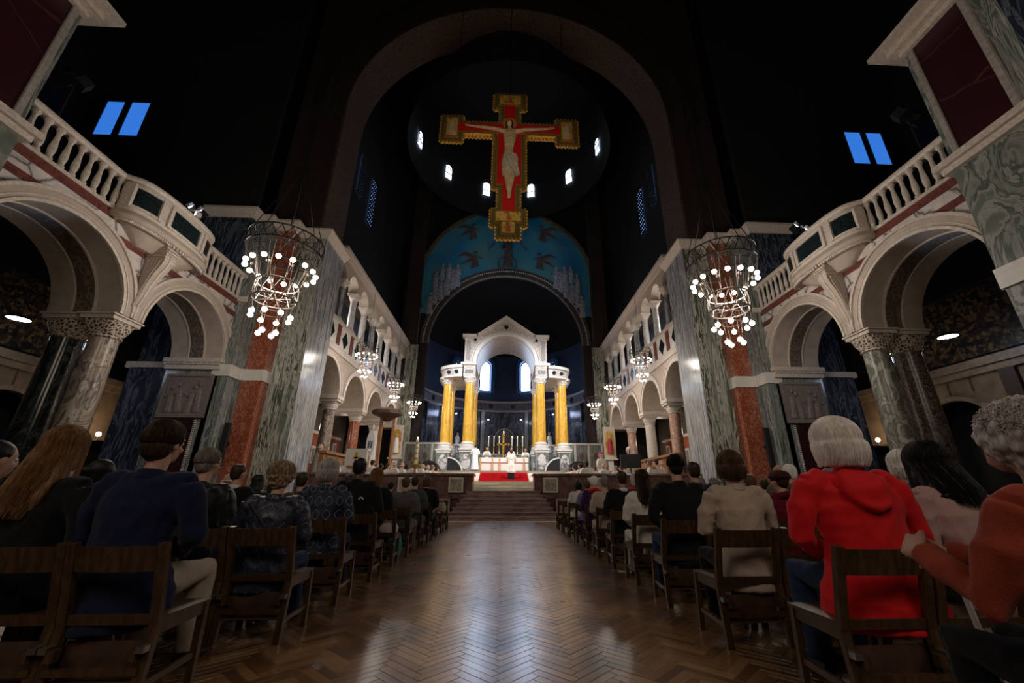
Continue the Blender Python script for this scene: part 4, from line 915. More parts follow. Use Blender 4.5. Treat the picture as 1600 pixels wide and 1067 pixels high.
# ================================================================ mesh union helper
TS = bpy.data.scenes.new('workshop')
def remesh(g, vox, smooth=3, disp=None):
    me = bpy.data.meshes.new('t'); me.from_pydata(g.v, [], g.f)
    bm = bmesh.new(); bm.from_mesh(me); bmesh.ops.recalc_face_normals(bm, faces=bm.faces); bm.to_mesh(me); bm.free()
    o = bpy.data.objects.new('t', me); TS.collection.objects.link(o)
    m = o.modifiers.new('r', 'REMESH'); m.mode = 'VOXEL'; m.voxel_size = vox; m.use_smooth_shade = True
    if smooth:
        q = o.modifiers.new('s', 'SMOOTH'); q.factor = .6; q.iterations = smooth
    TS.view_layers[0].update(); dg = TS.view_layers[0].depsgraph
    out = bpy.data.meshes.new_from_object(o.evaluated_get(dg))
    bpy.data.objects.remove(o); bpy.data.meshes.remove(me)
    if disp:
        nv = len(out.vertices); co = [0.0]*(nv*3); no = [0.0]*(nv*3)
        out.vertices.foreach_get('co', co); out.vertices.foreach_get('normal', no)
        for i in range(0, nv*3, 3):
            q = disp(Vector(co[i:i+3]), Vector(no[i:i+3])); co[i:i+3] = q
        out.vertices.foreach_set('co', co); out.update()
    out.polygons.foreach_set('use_smooth', [True]*len(out.polygons))
    return out
def rpart(name, g, mat, parent, vox, smooth=3, label=None, disp=None, s=1):
    me = remesh(g, vox, smooth, disp); me.materials.clear(); me.materials.append(mat); return link(name, me, parent, label)
# ================================================================ ROOD CROSS
YC = 15.9
rc = thing('rood_cross', 'huge gold-edged red painted crucifix hanging in the crossing', 'crucifix')
CP = [(0, 21.0), (.83, 21.0), (.83, 19.9), (.50, 19.9), (.50, 18.98), (2.4, 18.98), (2.4, 19.34), (3.5, 19.34), (3.5, 17.6), (2.4, 17.6), (2.4, 18.0), (.80, 18.0), (.80, 14.75), (.53, 14.75), (.53, 13.6), (.83, 13.6), (.83, 12.6), (.55, 12.6), (.55, 11.95), (0, 11.95)]
def cross_half(e):
    R = []
    def nrm(p, q): dx, dz = q[0]-p[0], q[1]-p[1]; L = hypot(dx, dz); return (dz/L, -dx/L)
    for i in range(1, len(CP)-1):
        n1, n2 = nrm(CP[i-1], CP[i]), nrm(CP[i], CP[i+1]); b = CP[i]
        R.append((b[0]+e*(n1[0]+n2[0]), b[1]+e*(n1[1]+n2[1])))
    return R
def cpr(e, y0, y1):
    R = cross_half(e); return G().prism([(a, b) for a, b in R]+[(-a, b) for a, b in R[::-1]], 'y', y0, y1)
part('backboard', cpr(0, YC, YC+.16), GOLD, rc)
part('olive_border', cpr(.09, YC-.05, YC), PGREEN, rc)
part('gold_fillet', cpr(.17, YC-.08, YC-.05), GOLD, rc)
part('red_field', cpr(.22, YC-.10, YC-.08), PRED, rc)
# scalloped edging: a knob every 0.17 m along the outline
kn = mesh_of(G().ell((0, 0, 0), (.075, .09, .075), 8, 6), GOLD)
R = cross_half(-.03); pts = [(0, R[0][1])]+R+[(0, R[-1][1])]; ns = 0; stf = G()
for i in range(len(pts)-1):
    a, b = pts[i], pts[i+1]; L = hypot(b[0]-a[0], b[1]-a[1]); m = max(1, round(L/.19))
    for k in range(m):
        x = a[0]+(b[0]-a[0])*(k+.5)/m; z = a[1]+(b[1]-a[1])*(k+.5)/m
        for s in (-1, 1):
            o = link('edge_knob', kn, rc); o.location = (s*x, YC+.06, z)
def goldpanel(n, x0, x1, z0, z1):
    q = part(n, G().box(x0, x1, YC-.13, YC-.09, z0, z1), GOLDP, rc); part('panel_frame', G().box(x0-.06, x1+.06, YC-.12, YC-.09, z1, z1+.07).box(x0-.06, x1+.06, YC-.12, YC-.09, z0-.07, z0).box(x0-.06, x0, YC-.12, YC-.09, z0, z1).box(x1, x1+.06, YC-.12, YC-.09, z0, z1), GOLD, q); return q
for (x0, x1, z0, z1) in ((-.55, .55, 20.15, 20.75), (-3.2, -2.65, 17.9, 19.05), (2.65, 3.2, 17.9, 19.05), (-.58, .58, 12.85, 13.35), (-.30, .30, 12.2, 12.8)):
    q = goldpanel('gold_panel', x0, x1, z0, z1); xm = (x0+x1)/2; zz = z0+.05
    g = G().tube([(xm, YC-.14, zz), (xm, YC-.14, zz+(z1-z0)*.7)], [(z1-z0)*.18, (z1-z0)*.1], 8, .03, up=(1, 0, 0)).ell((xm, YC-.14, zz+(z1-z0)*.8), ((z1-z0)*.08, .03, (z1-z0)*.1), 8, 6)
    part('painted_figure', g, FLESH if abs(xm) > 1 else plain('panel_red_paint', (.42, .10, .04), .5), q)
part('arm_gold_moulding', G().box(.85, 2.35, YC-.16, YC, 18.02, 18.2).box(-2.35, -.85, YC-.16, YC, 18.02, 18.2), GOLD, rc)
part('upper_red_panel', G().box(-.22, .22, YC-.12, YC-.1, 19.1, 19.9), PRED, rc)
g = G(); y0 = YC-.17
g.tube([(-.02, y0, 16.1), (-.06, y0, 16.6), (-.03, y0, 17.1), (0, y0, 17.6), (0, y0, 18.1), (0, y0, 18.38)], [.27, .24, .22, .29, .34, .2], 14, [.13, .12, .11, .13, .13, .08], up=(1, 0, 0))
for zz in (17.3, 17.5, 17.7, 17.9): g.tube([(-.2, y0-.10, zz-.05), (-.1, y0-.13, zz+.04), (0, y0-.11, zz+.07), (.1, y0-.13, zz+.04), (.2, y0-.10, zz-.05)], .022, 6)
g.tube([(0, y0, 18.3), (-.02, y0-.02, 18.6)], [.10, .09], 10); g.ell((-.03, y0-.05, 18.72), (.14, .14, .19), 12, 9)
for s in (-1, 1):
    g.tube([(s*.25, y0, 18.2), (s*.75, y0, 18.36), (s*1.35, y0, 18.42), (s*1.95, y0, 18.5)], [.13, .10, .085, .055], 10)
    g.tube([(s*1.93, y0, 18.5), (s*2.05, y0, 18.5), (s*2.2, y0-.02, 18.5)], [.055, .07, .04], 8, [.04, .03, .02], up=(0, 0, 1))
    for k in range(4): g.tube([(s*2.08, y0-.01, 18.47+k*.03), (s*2.27, y0-.04, 18.46+k*.04)], .018, 6)
    g.tube([(s*2.03, y0-.02, 18.52), (s*2.1, y0-.04, 18.6)], .02, 6)
    g.tube([(s*.12-.03, y0, 16.2), (s*.13+.02, y0-.05, 15.4), (s*.05+.02, y0-.03, 14.75), (s*.03+.02, y0-.05, 14.4)], [.17, .15, .11, .07], 10)
    g.tube([(s*.04+.02, y0-.05, 14.42), (s*.03+.02, y0-.09, 14.15), (s*.03, y0-.1, 14.02)], [.07, .065, .05], 8)
body = rpart('carved_body', g, FLESH, rc, .022, 4)
g = G().tube([(-.02, y0, 16.75), (-.03, y0, 16.3), (0, y0-.02, 15.7), (.03, y0-.02, 15.45)], [.27, .34, .36, .36], 16, [.16, .2, .2, .18], up=(1, 0, 0)).tube([(.3, y0-.06, 16.7), (.36, y0-.07, 16.1), (.40, y0-.06, 15.4)], [.07, .1, .12], 8)
rpart('loincloth', g, LOIN, rc, .025, 2, disp=lambda c, n: c+n*.022*sin(c.x*30+c.z*12+3*noise.noise(c*3)))
part('hair', G().ell((-.03, y0+.03, 18.80), (.20, .15, .21), 12, 9).tube([(-.15, y0, 18.7), (-.17, y0-.02, 18.45)], .06, 8).tube([(.1, y0, 18.7), (.12, y0-.02, 18.45)], .06, 8), plain('painted_brown_hair', (.05, .022, .01), .6), rc)
part('halo', G().lathe((0, 0, 0), [(.36, 0), (.38, .03), (.36, .06)], 28).xf(Matrix.Translation((-.02, YC-.1, 18.78)) @ Matrix.Rotation(pi/2, 4, 'X')), plain('halo_red_gold', (.55, .20, .05), .4, .3), rc)
for s in (-1, 1):
    part('hanging_chain', G().tube([(s*2.9, YC+.08, 19.3), (s*2.9, YC+.6, 37)], .02, 6), IRON, rc)
part('hanging_chain', G().tube([(0, YC+.08, 21), (0, YC+.6, 37)], .02, 6), IRON, rc)
# ================================================================ CHANDELIERS
def chandelier(loc, label, sc=1, chain=29.7, nb=16, power=260):
    t = thing('chandelier', label, 'chandelier', loc, 'iron chandeliers' if sc == 1 else 'small choir chandeliers', 0, sc)
    CR, LR = 1.10, 1.0
    def ring(g, r, z, th=.02, n=40): g.tube([(r*cos(2*pi*i/n), r*sin(2*pi*i/n), z) for i in range(n+1)], th, 6, cap=False)
    g = G(); ring(g, CR, .62, .03); ring(g, CR, 1.08, .03)
    for i in range(48):
        a = 2*pi*i/48; b = a+2*pi/48*(1.6 if i % 2 else -1.6)
        g.tube([(CR*cos(a), CR*sin(a), .62), (CR*cos((a+b)/2)*1.02, CR*sin((a+b)/2)*1.02, .85), (CR*cos(b), CR*sin(b), 1.08)], .014, 4)
    for i in range(4):
        a = pi*i/4; g.tube([(CR*cos(a), CR*sin(a), 1.08), (-CR*cos(a), -CR*sin(a), 1.08)], .016, 5)
    part('crown_ring', g, IRON, t)
    g = G()
    for i in range(6):
        a = 2*pi*i/6; g.tube([(CR*cos(a), CR*sin(a), 1.08), (.05*cos(a), .05*sin(a), 4.2)], .014, 5)
    g.tube([(0, 0, 4.2), (0, 0, chain/sc)], .02, 6); part('hanging_chain', g, IRON, t)
    g = G(); ring(g, .62, -1.06, .03); ring(g, .62, -.5, .03)
    for i in range(24):
        a = 2*pi*i/24; b = a+2*pi/24*(1.5 if i % 2 else -1.5); g.tube([(.62*cos(a), .62*sin(a), -1.06), (.64*cos((a+b)/2), .64*sin((a+b)/2), -.8), (.62*cos(b), .62*sin(b), -.5)], .016, 4)
    for i in range(4):
        a = pi*i/4; g.tube([(.62*cos(a), .62*sin(a), -1.02), (-.62*cos(a), -.62*sin(a), -1.02)], .012, 4)
    ring(g, .30, -1.5, .012, 20); part('lower_ring', g, IRONL, t)
    g = G()
    for i in range(nb):
        a = 2*pi*i/nb; g.tube([(CR*cos(a), CR*sin(a), .62), (LR*cos(a), LR*sin(a), .12)], .009, 4)
        b = a+pi/nb
        if i % 2 == 0:
            for q in (a, b): g.tube([(CR*cos(q)*.8, CR*sin(q)*.8, .62), (.62*cos(a), .62*sin(a), -.55)], .012, 4); g.ell((.83*cos(a)*.5+.83*cos(q)*.5, .83*sin(a)*.5+.83*sin(q)*.5, -.1), (.03, .03, .045), 6, 5)
    for i in range(8):
        a = 2*pi*i/8+.2; g.tube([(.6*cos(a), .6*sin(a), -1.02), (.55*cos(a), .55*sin(a), -1.48)], .009, 4)
    for i in range(4):
        a = 2*pi*i/4; g.tube([(.3*cos(a), .3*sin(a), -1.02), (.3*cos(a), .3*sin(a), -1.5), (.26*cos(a), .26*sin(a), -2.05)], .009, 4)
    part('rods', g, IRONL, t)
    bm = mesh_of(G().ell((0, 0, 0), (.078, .078, .078), 12, 8), BULB); cm = mesh_of(G().lathe((0, 0, .05), [(.075, 0), (.05, .03), (.03, .08)], 10), IRONL)
    P = [(LR*cos(2*pi*i/nb), LR*sin(2*pi*i/nb), 0) for i in range(nb)]+[(.56*cos(2*pi*i/8+.2), .56*sin(2*pi*i/8+.2), -1.6) for i in range(8)]+[(.26*cos(2*pi*i/4), .26*sin(2*pi*i/4), -2.15) for i in range(4)]
    for p in P:
        o = link('bulb', bm, t); o.location = p; c = link('bulb_cap', cm, o)
    light('POINT', 'chandelier_glow', (loc[0], loc[1], loc[2]-.4*sc), power, NEUT, .5*sc)
    return t
CH = [((-7.3, 11.93), 7.78, 1, 'large iron chandelier with lit globe bulbs before the left pier'), ((7.35, 11.93), 7.75, 1, 'large iron chandelier with lit globe bulbs before the right pier')]
for (x, y), z, sc, lb in CH: chandelier((x, y, z), lb, sc)
for s in (-1, 1):
    for k, yy in enumerate((20.7, 26.8, 32.8)):
        chandelier((s*7.3, yy, 7.75), 'small iron chandelier on the %s of the choir, %s the nave' % (side(s), ('nearest', 'middle one, second from', 'farthest from')[k]), .52, 29.7, 12, 75)
# flood lamp stands on the galleries
def flood(x, y, z, label, on=True, hgt=1.6):
    t = thing('flood_lamp_stand', label, 'stage lamp', (x, y, z)); s = 1 if x > 0 else -1
    part('pole', G().tube([(0, 0, -hgt), (0, 0, 0)], .025, 8).tube([(0, 0, -hgt), (.3, .2, -hgt-.2)], .015, 6).tube([(0, 0, -hgt), (-.3, .2, -hgt-.2)], .015, 6).tube([(0, 0, -hgt), (0, -.3, -hgt-.2)], .015, 6), BLK, t)
    for dx, dz, tl in ((-.22, .12, .4), (.22, -.05, -.3)):
        M = Matrix.Translation((dx, 0, dz)) @ Matrix.Rotation(s*.5+tl*.3, 4, 'Z') @ Matrix.Rotation(-.5, 4, 'X')
        hd = part('lamp_head', G().box(-.16, .16, -.13, .13, -.14, .14).xf(M), BLK, t)
        if on: part('lamp_glass', G().box(-.12, .12, -.145, -.13, -.10, .10).xf(M), FLOODG, hd)
        part('barn_door', G().box(-.2, .2, -.26, -.13, .14, .155).box(-.2, .2, -.26, -.13, -.155, -.14).xf(M), BLK, hd)
    return t
flood(-12.0, 13.6, 11.1, 'black flood lamp stand with lit heads behind the left balustrade', True, 1.9)
flood(12.0, 13.6, 11.1, 'black flood lamp stand with lit heads behind the right balustrade', True, 1.9)
flood(-11.9, 8.6, 11.6, 'unlit lamp stand on a thin pole behind the near left balusters', False, 2.6)
flood(11.9, 8.6, 11.6, 'unlit lamp stand on a thin pole behind the near right balusters', False, 2.6)
cc = thing('security_camera', 'white dome camera on an arm above the left bowed balcony', 'camera', (-11.3, 12.9, 10.6))
part('arm', G().tube([(-.75, 0, .12), (0, 0, .12), (0, 0, 0)], .025, 6), GREYF, cc); part('post', G().tube([(-.75, 0, -1.94), (-.75, 0, .12)], .025, 6), GREYF, cc); part('housing', G().lathe((0, 0, -.16), [(.05, 0), (.1, .03), (.11, .1), (.1, .18)], 14), WHITE, cc)
# ================================================================ ALTAR
al = thing('altar', 'white-fronted altar with gold bands under the canopy', 'altar')
ax, ay, az = 1.62, 28.7, ZA
part('block', G().box(-ax, ax, ay, ay+1.1, az, az+.93), WHITE, al)
part('cloth', G().box(-ax-.04, ax+.04, ay-.03, ay+1.12, az+.93, az+.97).box(-ax-.04, ax+.04, ay-.045, ay-.01, az+.66, az+.97), LINEN, al)
for x in (-ax+.02, -.78, -.3, .62, 1.35):
    part('gold_band', G().box(x-.045, x+.045, ay-.06, ay-.04, az, az+.93), plain('gold_embroidery', (.55, .33, .09), .5, .3), al)
for x in (-.9, .9):
    pass
for k, x in enumerate((-1.28, -.88, -.48, .48, .88, 1.28)):
    c = thing('candlestick', 'tall lit altar candle in brass stick, %s from the left' % ('first', 'second', 'third', 'fourth', 'fifth', 'sixth')[k], 'candlestick', (x+.1, 31.5, ZA), 'altar candlesticks')
    part('stick', G().lathe((0, 0, 0), [(.16, 0), (.14, .05), (.04, .12), (.03, .5), (.06, .6), (.03, .7), (.03, 1.3), (.07, 1.38), (.03, 1.45), (.025, 1.95), (.08, 2.0), (.08, 2.03)], 12), BRASS, c)
    cd = part('candle', G().lathe((0, 0, 2.03), [(.035, 0), (.033, .62)], 8), WAX, c); part('flame', G().ell((0, 0, 2.69), (.018, .018, .045), 6, 6), FLAME, cd)
cr2 = thing('altar_cross', 'gold standing cross with a figure behind the altar', 'cross', (-.06, 31.4, ZA))
g = G().lathe((0, 0, 0), [(.2, 0), (.18, .06), (.05, .15), (.04, .8), (.07, .9), (.04, 1.0)], 12).box(-.07, .07, -.03, .03, 1.0, 2.75).box(-.36, .36, -.03, .03, 2.05, 2.2)
for x, z in ((-.38, 2.125), (.38, 2.125), (0, 2.8)): g.lathe((0, 0, 0), [(.10, 0), (.10, .06)], 10).xf(Matrix.Translation((x, .03, z)) @ Matrix.Rotation(pi/2, 4, 'X'), len(g.v)-20)
part('cross', g, GOLD, cr2)
part('figure', G().tube([(0, -.08, 1.15), (0, -.08, 1.7), (0, -.08, 2.1)], [.05, .08, .09], 8).ell((0, -.09, 2.24), (.06, .06, .08)).tube([(-.3, -.06, 2.15), (0, -.08, 2.05), (.3, -.06, 2.15)], .03, 6), GOLD, cr2)
part('top_flame', G().ell((0, 0, 3.02), (.03, .03, .1), 6, 6), FLAME, cr2)
for x, l in ((-.05, 'gold chalice left of centre on the altar'), (.12, 'gold chalice right of centre on the altar')):
    solo('chalice', G().lathe((x, 28.95, az+.97), [(.06, 0), (.05, .02), (.015, .05), (.015, .12), (.05, .15), (.055, .22)], 12), GOLD, l, 'chalice')
# paschal candle near the steps, lectern, gong-like pulpit, banner
pc = thing('paschal_candle', 'tall decorated white candle on a brass stand behind the left choir wall', 'candle', (-4.1, 19.9, 0))
part('stand', G().lathe((0, 0, ZP), [(.2, 0), (.12, .1), (.06, .3), (.05, 1.2), (.12, 1.3), (.3, 1.38), (.3, 1.42), (.09, 1.45), (.07, 1.6)], 16), BRASS, pc)
part('candle', G().lathe((0, 0, ZP+1.5), [(.07, 0), (.065, 1.05)], 12), WAX, pc)
for i in range(4): part('gold_motif', G().lathe((0, 0, ZP+1.62+i*.24), [(.072, 0), (.072, .1)], 10), GOLD, pc)
part('flame', G().ell((0, 0, ZP+2.61), (.025, .025, .06), 6, 6), FLAME, pc)
lc = thing('draped_lectern', 'white-draped ambo with gold and black motif on the left of the choir', 'lectern', (-7.0, 20.4, ZP)); lc.scale = (1.1, 1, 1.25)
part('drape', G().box(-.45, .45, -.06, .06, .2, 1.72).box(-.45, .45, -.02, .5, 1.66, 1.72), LINEN, lc)
part('motif', G().box(-.06, .06, -.08, -.06, .9, 1.6).box(-.14, .14, -.08, -.06, 1.35, 1.42).box(-.1, .1, -.08, -.06, 1.1, 1.2), GOLD, lc)
part('body', G().box(-.35, .35, .06, .5, 0, 1.66), OAK, lc)
part('microphone', G().tube([(0, .1, 1.7), (0, 0, 2.0)], .012, 6).ell((0, 0, 2.02), (.03, .03, .05)), BLK, lc)
ml = thing('music_stand', 'black music stand on the right of the choir', 'stand', (6.15, 20.4, ZP)); ml.scale = (1, 1, 1.38)
part('desk', G().box(-.5, .5, -.1, .0, .95, 1.42), BLK, ml); part('pole', G().tube([(0, 0, 0), (0, 0, 1.0)], .03, 8).tube([(0, 0, .05), (.3, .2, 0)], .02, 6).tube([(0, 0, .05), (-.3, .2, 0)], .02, 6), BLK, ml)
part('lamp', G().tube([(0, 0, 1.4), (0, -.05, 1.6)], .03, 8), BLK, ml)
pu = thing('pulpit_canopy', 'dark walnut sounding board over the left pulpit', 'canopy', (-7.9, 27.9, 0))
part('board', G().lathe((0, 0, 5.85), [(.8, 0), (1.0, .08), (1.02, .28), (.85, .4), (.7, .42)], 8), DWOOD, pu)
part('underside', G().lathe((0, 0, 5.5), [(.2, 0), (.45, .2), (.75, .36)], 8), DWOOD, pu)
part('post', G().box(-.55, -.35, .3, .5, ZP, 5.9).box(.3, .45, .3, .45, ZP, 5.9), OAK, pu)
sh = thing('shield_banner', 'tall white oval banner with a coloured crest beside the left pulpit', 'banner', (-7.3, 23.2, 0))
part('board', G().lathe((0, 0, 0), [(1, 0), (1, .05)], 28).xf(Matrix.Translation((0, 0, 3.55)) @ Matrix.Scale(.23, 4, (1, 0, 0)) @ Matrix.Scale(.68, 4, (0, 0, 1)) @ Matrix.Rotation(pi/2, 4, 'X')), plain('banner_white', (.8, .8, .8), .5, var=.03), sh)
part('crest', G().box(-.12, -.03, -.07, -.05, 3.3, 3.6).box(.02, .1, -.07, -.05, 3.3, 3.6).box(-.13, .12, -.07, -.05, 3.62, 3.66), plain('crest_blue', (.08, .10, .25), .5), sh)
part('pole', G().tube([(0, .03, ZP), (0, .03, 2.95)], .03, 8), BRASS, sh)
part('finial', G().ell((0, .1, 4.42), (.07, .04, .19)), WHITE, sh)
# ================================================================ CHAIRS
def lean(z): return -.10*max(0, z-.42)/.42-.02*max(0, .42-z)/.42*2
def make_chair():
    t = thing('church_chair', 'x', 'chair')
    for sx in (-1, 1):
        x = sx*.245
        g = G(); zs = [0, .2, .42, .6, .84]
        for a, b in zip(zs[:-1], zs[1:]): g.bar((x, lean(a), a), (x, lean(b), b+.001), .036, .05, (1, 0, 0))
        part('back_post', g, WOOD, t)
        g = G().bar((sx*.235, .40, .44), (sx*.235, .425, 0), .036, .042, (1, 0, 0)); part('front_leg', g, WOOD, t)
        part('side_rail', G().bar((sx*.24, .0, .405), (sx*.235, .40, .415), .07, .024, (1, 0, 0)).bar((sx*.24, -.02, .14), (sx*.235, .41, .16), .035, .02, (1, 0, 0)), WOOD, t)
    n = 8
    def rail(z0, z1, th, bowd):
        g = G(); vs = []
        for i in range(n+1):
            u = -1+2*i/n; x = u*.235; yb = -bowd*(1-u*u)
            for z, d in ((z0, 0), (z1, 0), (z1, th), (z0, th)): vs.append((x, lean(z)-th/2+d+yb, z))
        return g.add(vs, [(i*4+k, i*4+(k+1) % 4, i*4+4+(k+1) % 4, i*4+4+k) for i in range(n) for k in range(4)]+[(3, 2, 1, 0), (n*4, n*4+1, n*4+2, n*4+3)])
    part('top_rail', rail(.695, .825, .022, .03), WOOD, t)
    part('lower_rail', rail(.425, .475, .024, .0), WOOD, t)
    part('seat', G().box(-.25, .25, .0, .44, .435, .455), WOOD, t)
    part('rear_stretcher', G().bar((-.24, -.035, .22), (.24, -.035, .22), .022, .035), WOOD, t)
    part('front_rail', G().bar((-.235, .41, .40), (.235, .41, .40), .022, .06), WOOD, t)
    part('book_box', G().box(-.22, .22, .03, .045, .16, .34).box(-.22, .22, -.03, .03, .16, .172), DWOOD, t)
    for sx in (-1, 1):
        br = part('link_bracket', G().box(sx*.245-.022, sx*.245+.022, -.075, -.02, .31, .34), plain('dull_steel', (.28, .26, .24), .35, .9), t)
        part('bracket_block', G().box(sx*.205-.02, sx*.205+.02, -.07, -.03, .27, .325), WOOD, br)
    return t
chair0 = make_chair(); ckids = [(c, [d for d in COL.objects if d.parent == c]) for c in COL.objects if c.parent == chair0]
usedc = [False]
ORD = ['aisle', 'second', 'third', 'fourth', 'fifth', 'sixth', 'seventh', 'eighth', 'ninth']
def place_chair(x, y, label, rz=0, group=None):
    if not usedc[0]:
        usedc[0] = True; r = chair0
    else:
        r = chair0.copy(); COL.objects.link(r)
        for c, gs in ckids:
            k = c.copy(); COL.objects.link(k); k.parent = r
            for d in gs: e = d.copy(); COL.objects.link(e); e.parent = k
    r.location = (x, y, 0); r.rotation_euler = (0, 0, rz); r['label'] = label; r['group'] = 'linked church chairs in rows either side of the aisle'
RN = ['first row', 'second row', 'third row', 'fourth row', 'fifth row', 'sixth row', 'seventh row', 'eighth row', 'ninth row', 'tenth row', 'eleventh row']
RL = [2.75, 3.9, 5.05, 6.2, 7.3, 8.35, 9.45, 10.45, 11.55, 12.6, 13.7]
RR = [2.5, 3.66, 4.81, 5.9, 7.05, 8.15, 9.2, 10.4, 11.55, 12.6, 13.7]
for s, rows in ((-1, RL), (1, RR)):
    for i, y in enumerate(rows):
        nk = (3, 5, 5, 5, 4, 4, 3, 3, 3, 3, 3)[i]
        for k in range(nk):
            x0 = 1.98 if i else (2.15 if s < 0 else 2.08)
            place_chair(s*(x0+k*.56+random.uniform(-.01, .01)), y, 'dark oak church chair, %s from the camera, %s seat on the %s' % (RN[i], ORD[k] if k == 0 else ORD[k]+' from aisle', side(s)), random.uniform(-.03, .03))
# the chair the orange-sleeved woman sits on, nearest of all on the right
place_chair(2.42, 1.05, 'dark oak church chair under the orange-sleeved woman at the right frame edge')
# ================================================================ PEOPLE
def hand(g, w, d, up, sgn, curl=.7, sc=1):
    """palm and five fingers from wrist w along d, palm facing -up; sgn = thumb side"""
    d = Vector(d).normalized(); up = Vector(up); up = (up-d*up.dot(d)).normalized(); x = d.cross(up).normalized()*sgn; w = Vector(w)
    def P(a, b, c): return w+(d*a+x*b+up*c)*sc
    g.tube([P(-.01, 0, 0), P(.03, 0, 0), P(.07, 0, 0), P(.095, 0, -.004)], [.026*sc, .036*sc, .042*sc, .036*sc], 10, [.017*sc, .015*sc, .014*sc, .011*sc], up=x)
    for k, (b, L) in enumerate(((.030, .07), (.010, .08), (-.010, .074), (-.029, .058))):
        a0 = .088; p = P(a0, b, 0); pts = [P(a0-.02, b, 0), p]; ang = 0; cur = Vector(p)
        for seg in (.45, .32, .25):
            ang += curl*.9; cur = cur+(d*cos(ang)-up*sin(ang))*L*seg*sc; pts.append(cur.copy())
        g.tube(pts, [.009*sc, .0095*sc, .0088*sc, .008*sc, .0062*sc], 8)
    g.tube([P(.015, .026, -.004), P(.045, .050, -.012), P(.068, .058, -.022), P(.088, .052, -.034)], [.013*sc, .012*sc, .0105*sc, .008*sc], 8)
def person(loc, label, h=1.43, rz=0, lean=.06, vox=.02, pose='sit', hair='short', hairmat=None, skin=SKIN, top=None, bottom=None, hyaw=0, hpitch=0, wide=1.0, hat=None, glasses=False, arms='lap', hood=False, scarf=None, robe=False, face=True, cat='person', coat=False, strands=0, collar=None, group=None, sgn=1, nk=None, topname='jacket', hs=1.0, handsc=1.0):
    k = h/(1.395 if pose == 'sit' else 1.75)
    t = thing('person', label, cat, loc, group, rz, k)
    zp = .50 if pose == 'sit' else .93
    SL, CL = sin(lean), cos(lean)
    def S(x, y, u): return Vector((x, y*CL+u*SL, zp+u*CL-y*SL))
    W = wide
    # --- limb joints
    sho = {q: S(q*.185*W, 0, .545) for q in (-1, 1)}
    if arms == 'lap':
        elb = {q: S(q*.27*W, .03, .27) for q in (-1, 1)}; wri = {q: Vector((q*.09, elb[q].y+.22, zp+.16)) for q in (-1, 1)}
    elif arms == 'folded':
        elb = {q: S(q*.28*W, .06, .27) for q in (-1, 1)}; wri = {q: Vector((-q*.03, elb[q].y+.17, zp+.30)) for q in (-1, 1)}
    elif arms == 'pray':
        elb = {q: S(q*.26*W, .06, .27) for q in (-1, 1)}; wri = {q: Vector((q*.04, elb[q].y+.24, zp+.46)) for q in (-1, 1)}
    elif arms == 'clasp_left':
        elb = {-1: Vector((-.34, .16, .74)), 1: Vector((.26, .22, .74))}; wri = {-1: Vector((-.25, .42, .87)), 1: Vector((-.10, .50, .86))}
    else:
        elb = {q: S(q*.235*W, -.01, .25) for q in (-1, 1)}; wri = {q: S(q*.25*W, .05, .0) for q in (-1, 1)}
    hd = S(0, .02, .775)
    MH = Matrix.Translation(hd) @ Matrix.Rotation(hyaw, 4, 'Z') @ Matrix.Rotation(-hpitch, 4, 'X')
    # --- body: one continuous surface
    g = G()
    g.tube([S(0, 0, .5), S(0, .0, .61), S(0, .015, .72)], [.11, .056, .054], 12, [.07, .058, .056], up=(1, 0, 0))
    k0 = len(g.v)
    g.ell((0, -.004, .03), (.076, .096, .098), 16, 12); g.ell((0, .028, -.045), (.057, .066, .072), 14, 10)
    g.ell((0, .07, -.085), (.026, .022, .02), 8, 6)
    g.tube([(0, .088, .03), (0, .112, -.022), (0, .098, -.034)], [.009, .014, .012], 8); g.ell((0, .088, -.055), (.024, .012, .006), 8, 6); g.ell((0, .086, -.066), (.020, .012, .007), 8, 6)
    for q in (-1, 1):
        g.ell((q*.078, -.004, -.012), (.010, .018, .031), 8, 6); g.ell((q*.032, .082, .034), (.022, .012, .006), 8, 5); g.ell((q*.045, .062, -.03), (.022, .02, .02), 8, 6)
    g.xf(MH, k0)
    if not robe: g.tube([S(0, 0, .02), S(0, 0, .25), S(0, 0, .45), S(0, 0, .55)], [.13*W, .12*W, .15*W, .1], 14, [.09, .08, .09, .06], up=(1, 0, 0))
    for q in (-1, 1):
        g.tube([sho[q], (sho[q]+elb[q])/2, elb[q], (elb[q]*.45+wri[q]*.55), wri[q]], [.045, .04, .034, .031, .023], 10)
        g.tube([S(q*.05, 0, .52), sho[q]], [.05, .045], 8)
        d = (wri[q]-elb[q]).normalized()
        if arms == 'clasp_left': hand(g, wri[q], (.35, .9, .1) if q < 0 else (-.95, -.05, .12), (-1, 0, .4) if q < 0 else (.1, 1, .35), 1, 1.15 if q > 0 else .75, 1.22)
        elif arms == 'pray': dd = Vector((-q*.35 if arms == 'pray' else -.25, .35, .5 if arms == 'pray' else .05)); hand(g, wri[q]+d*.01, dd, (q*1.0, 0, .15) if arms == 'pray' else (0, -.4*q, 1*q), 1 if arms == 'pray' else q, .25 if arms == 'pray' else .8)
        elif vox < .025: hand(g, wri[q], d+Vector((-q*.2, .1, -.1)), (0, -.3, 1), q, .5)
        else: hand(g, wri[q], d, (0, -.3, 1), q, .4, 1.15)
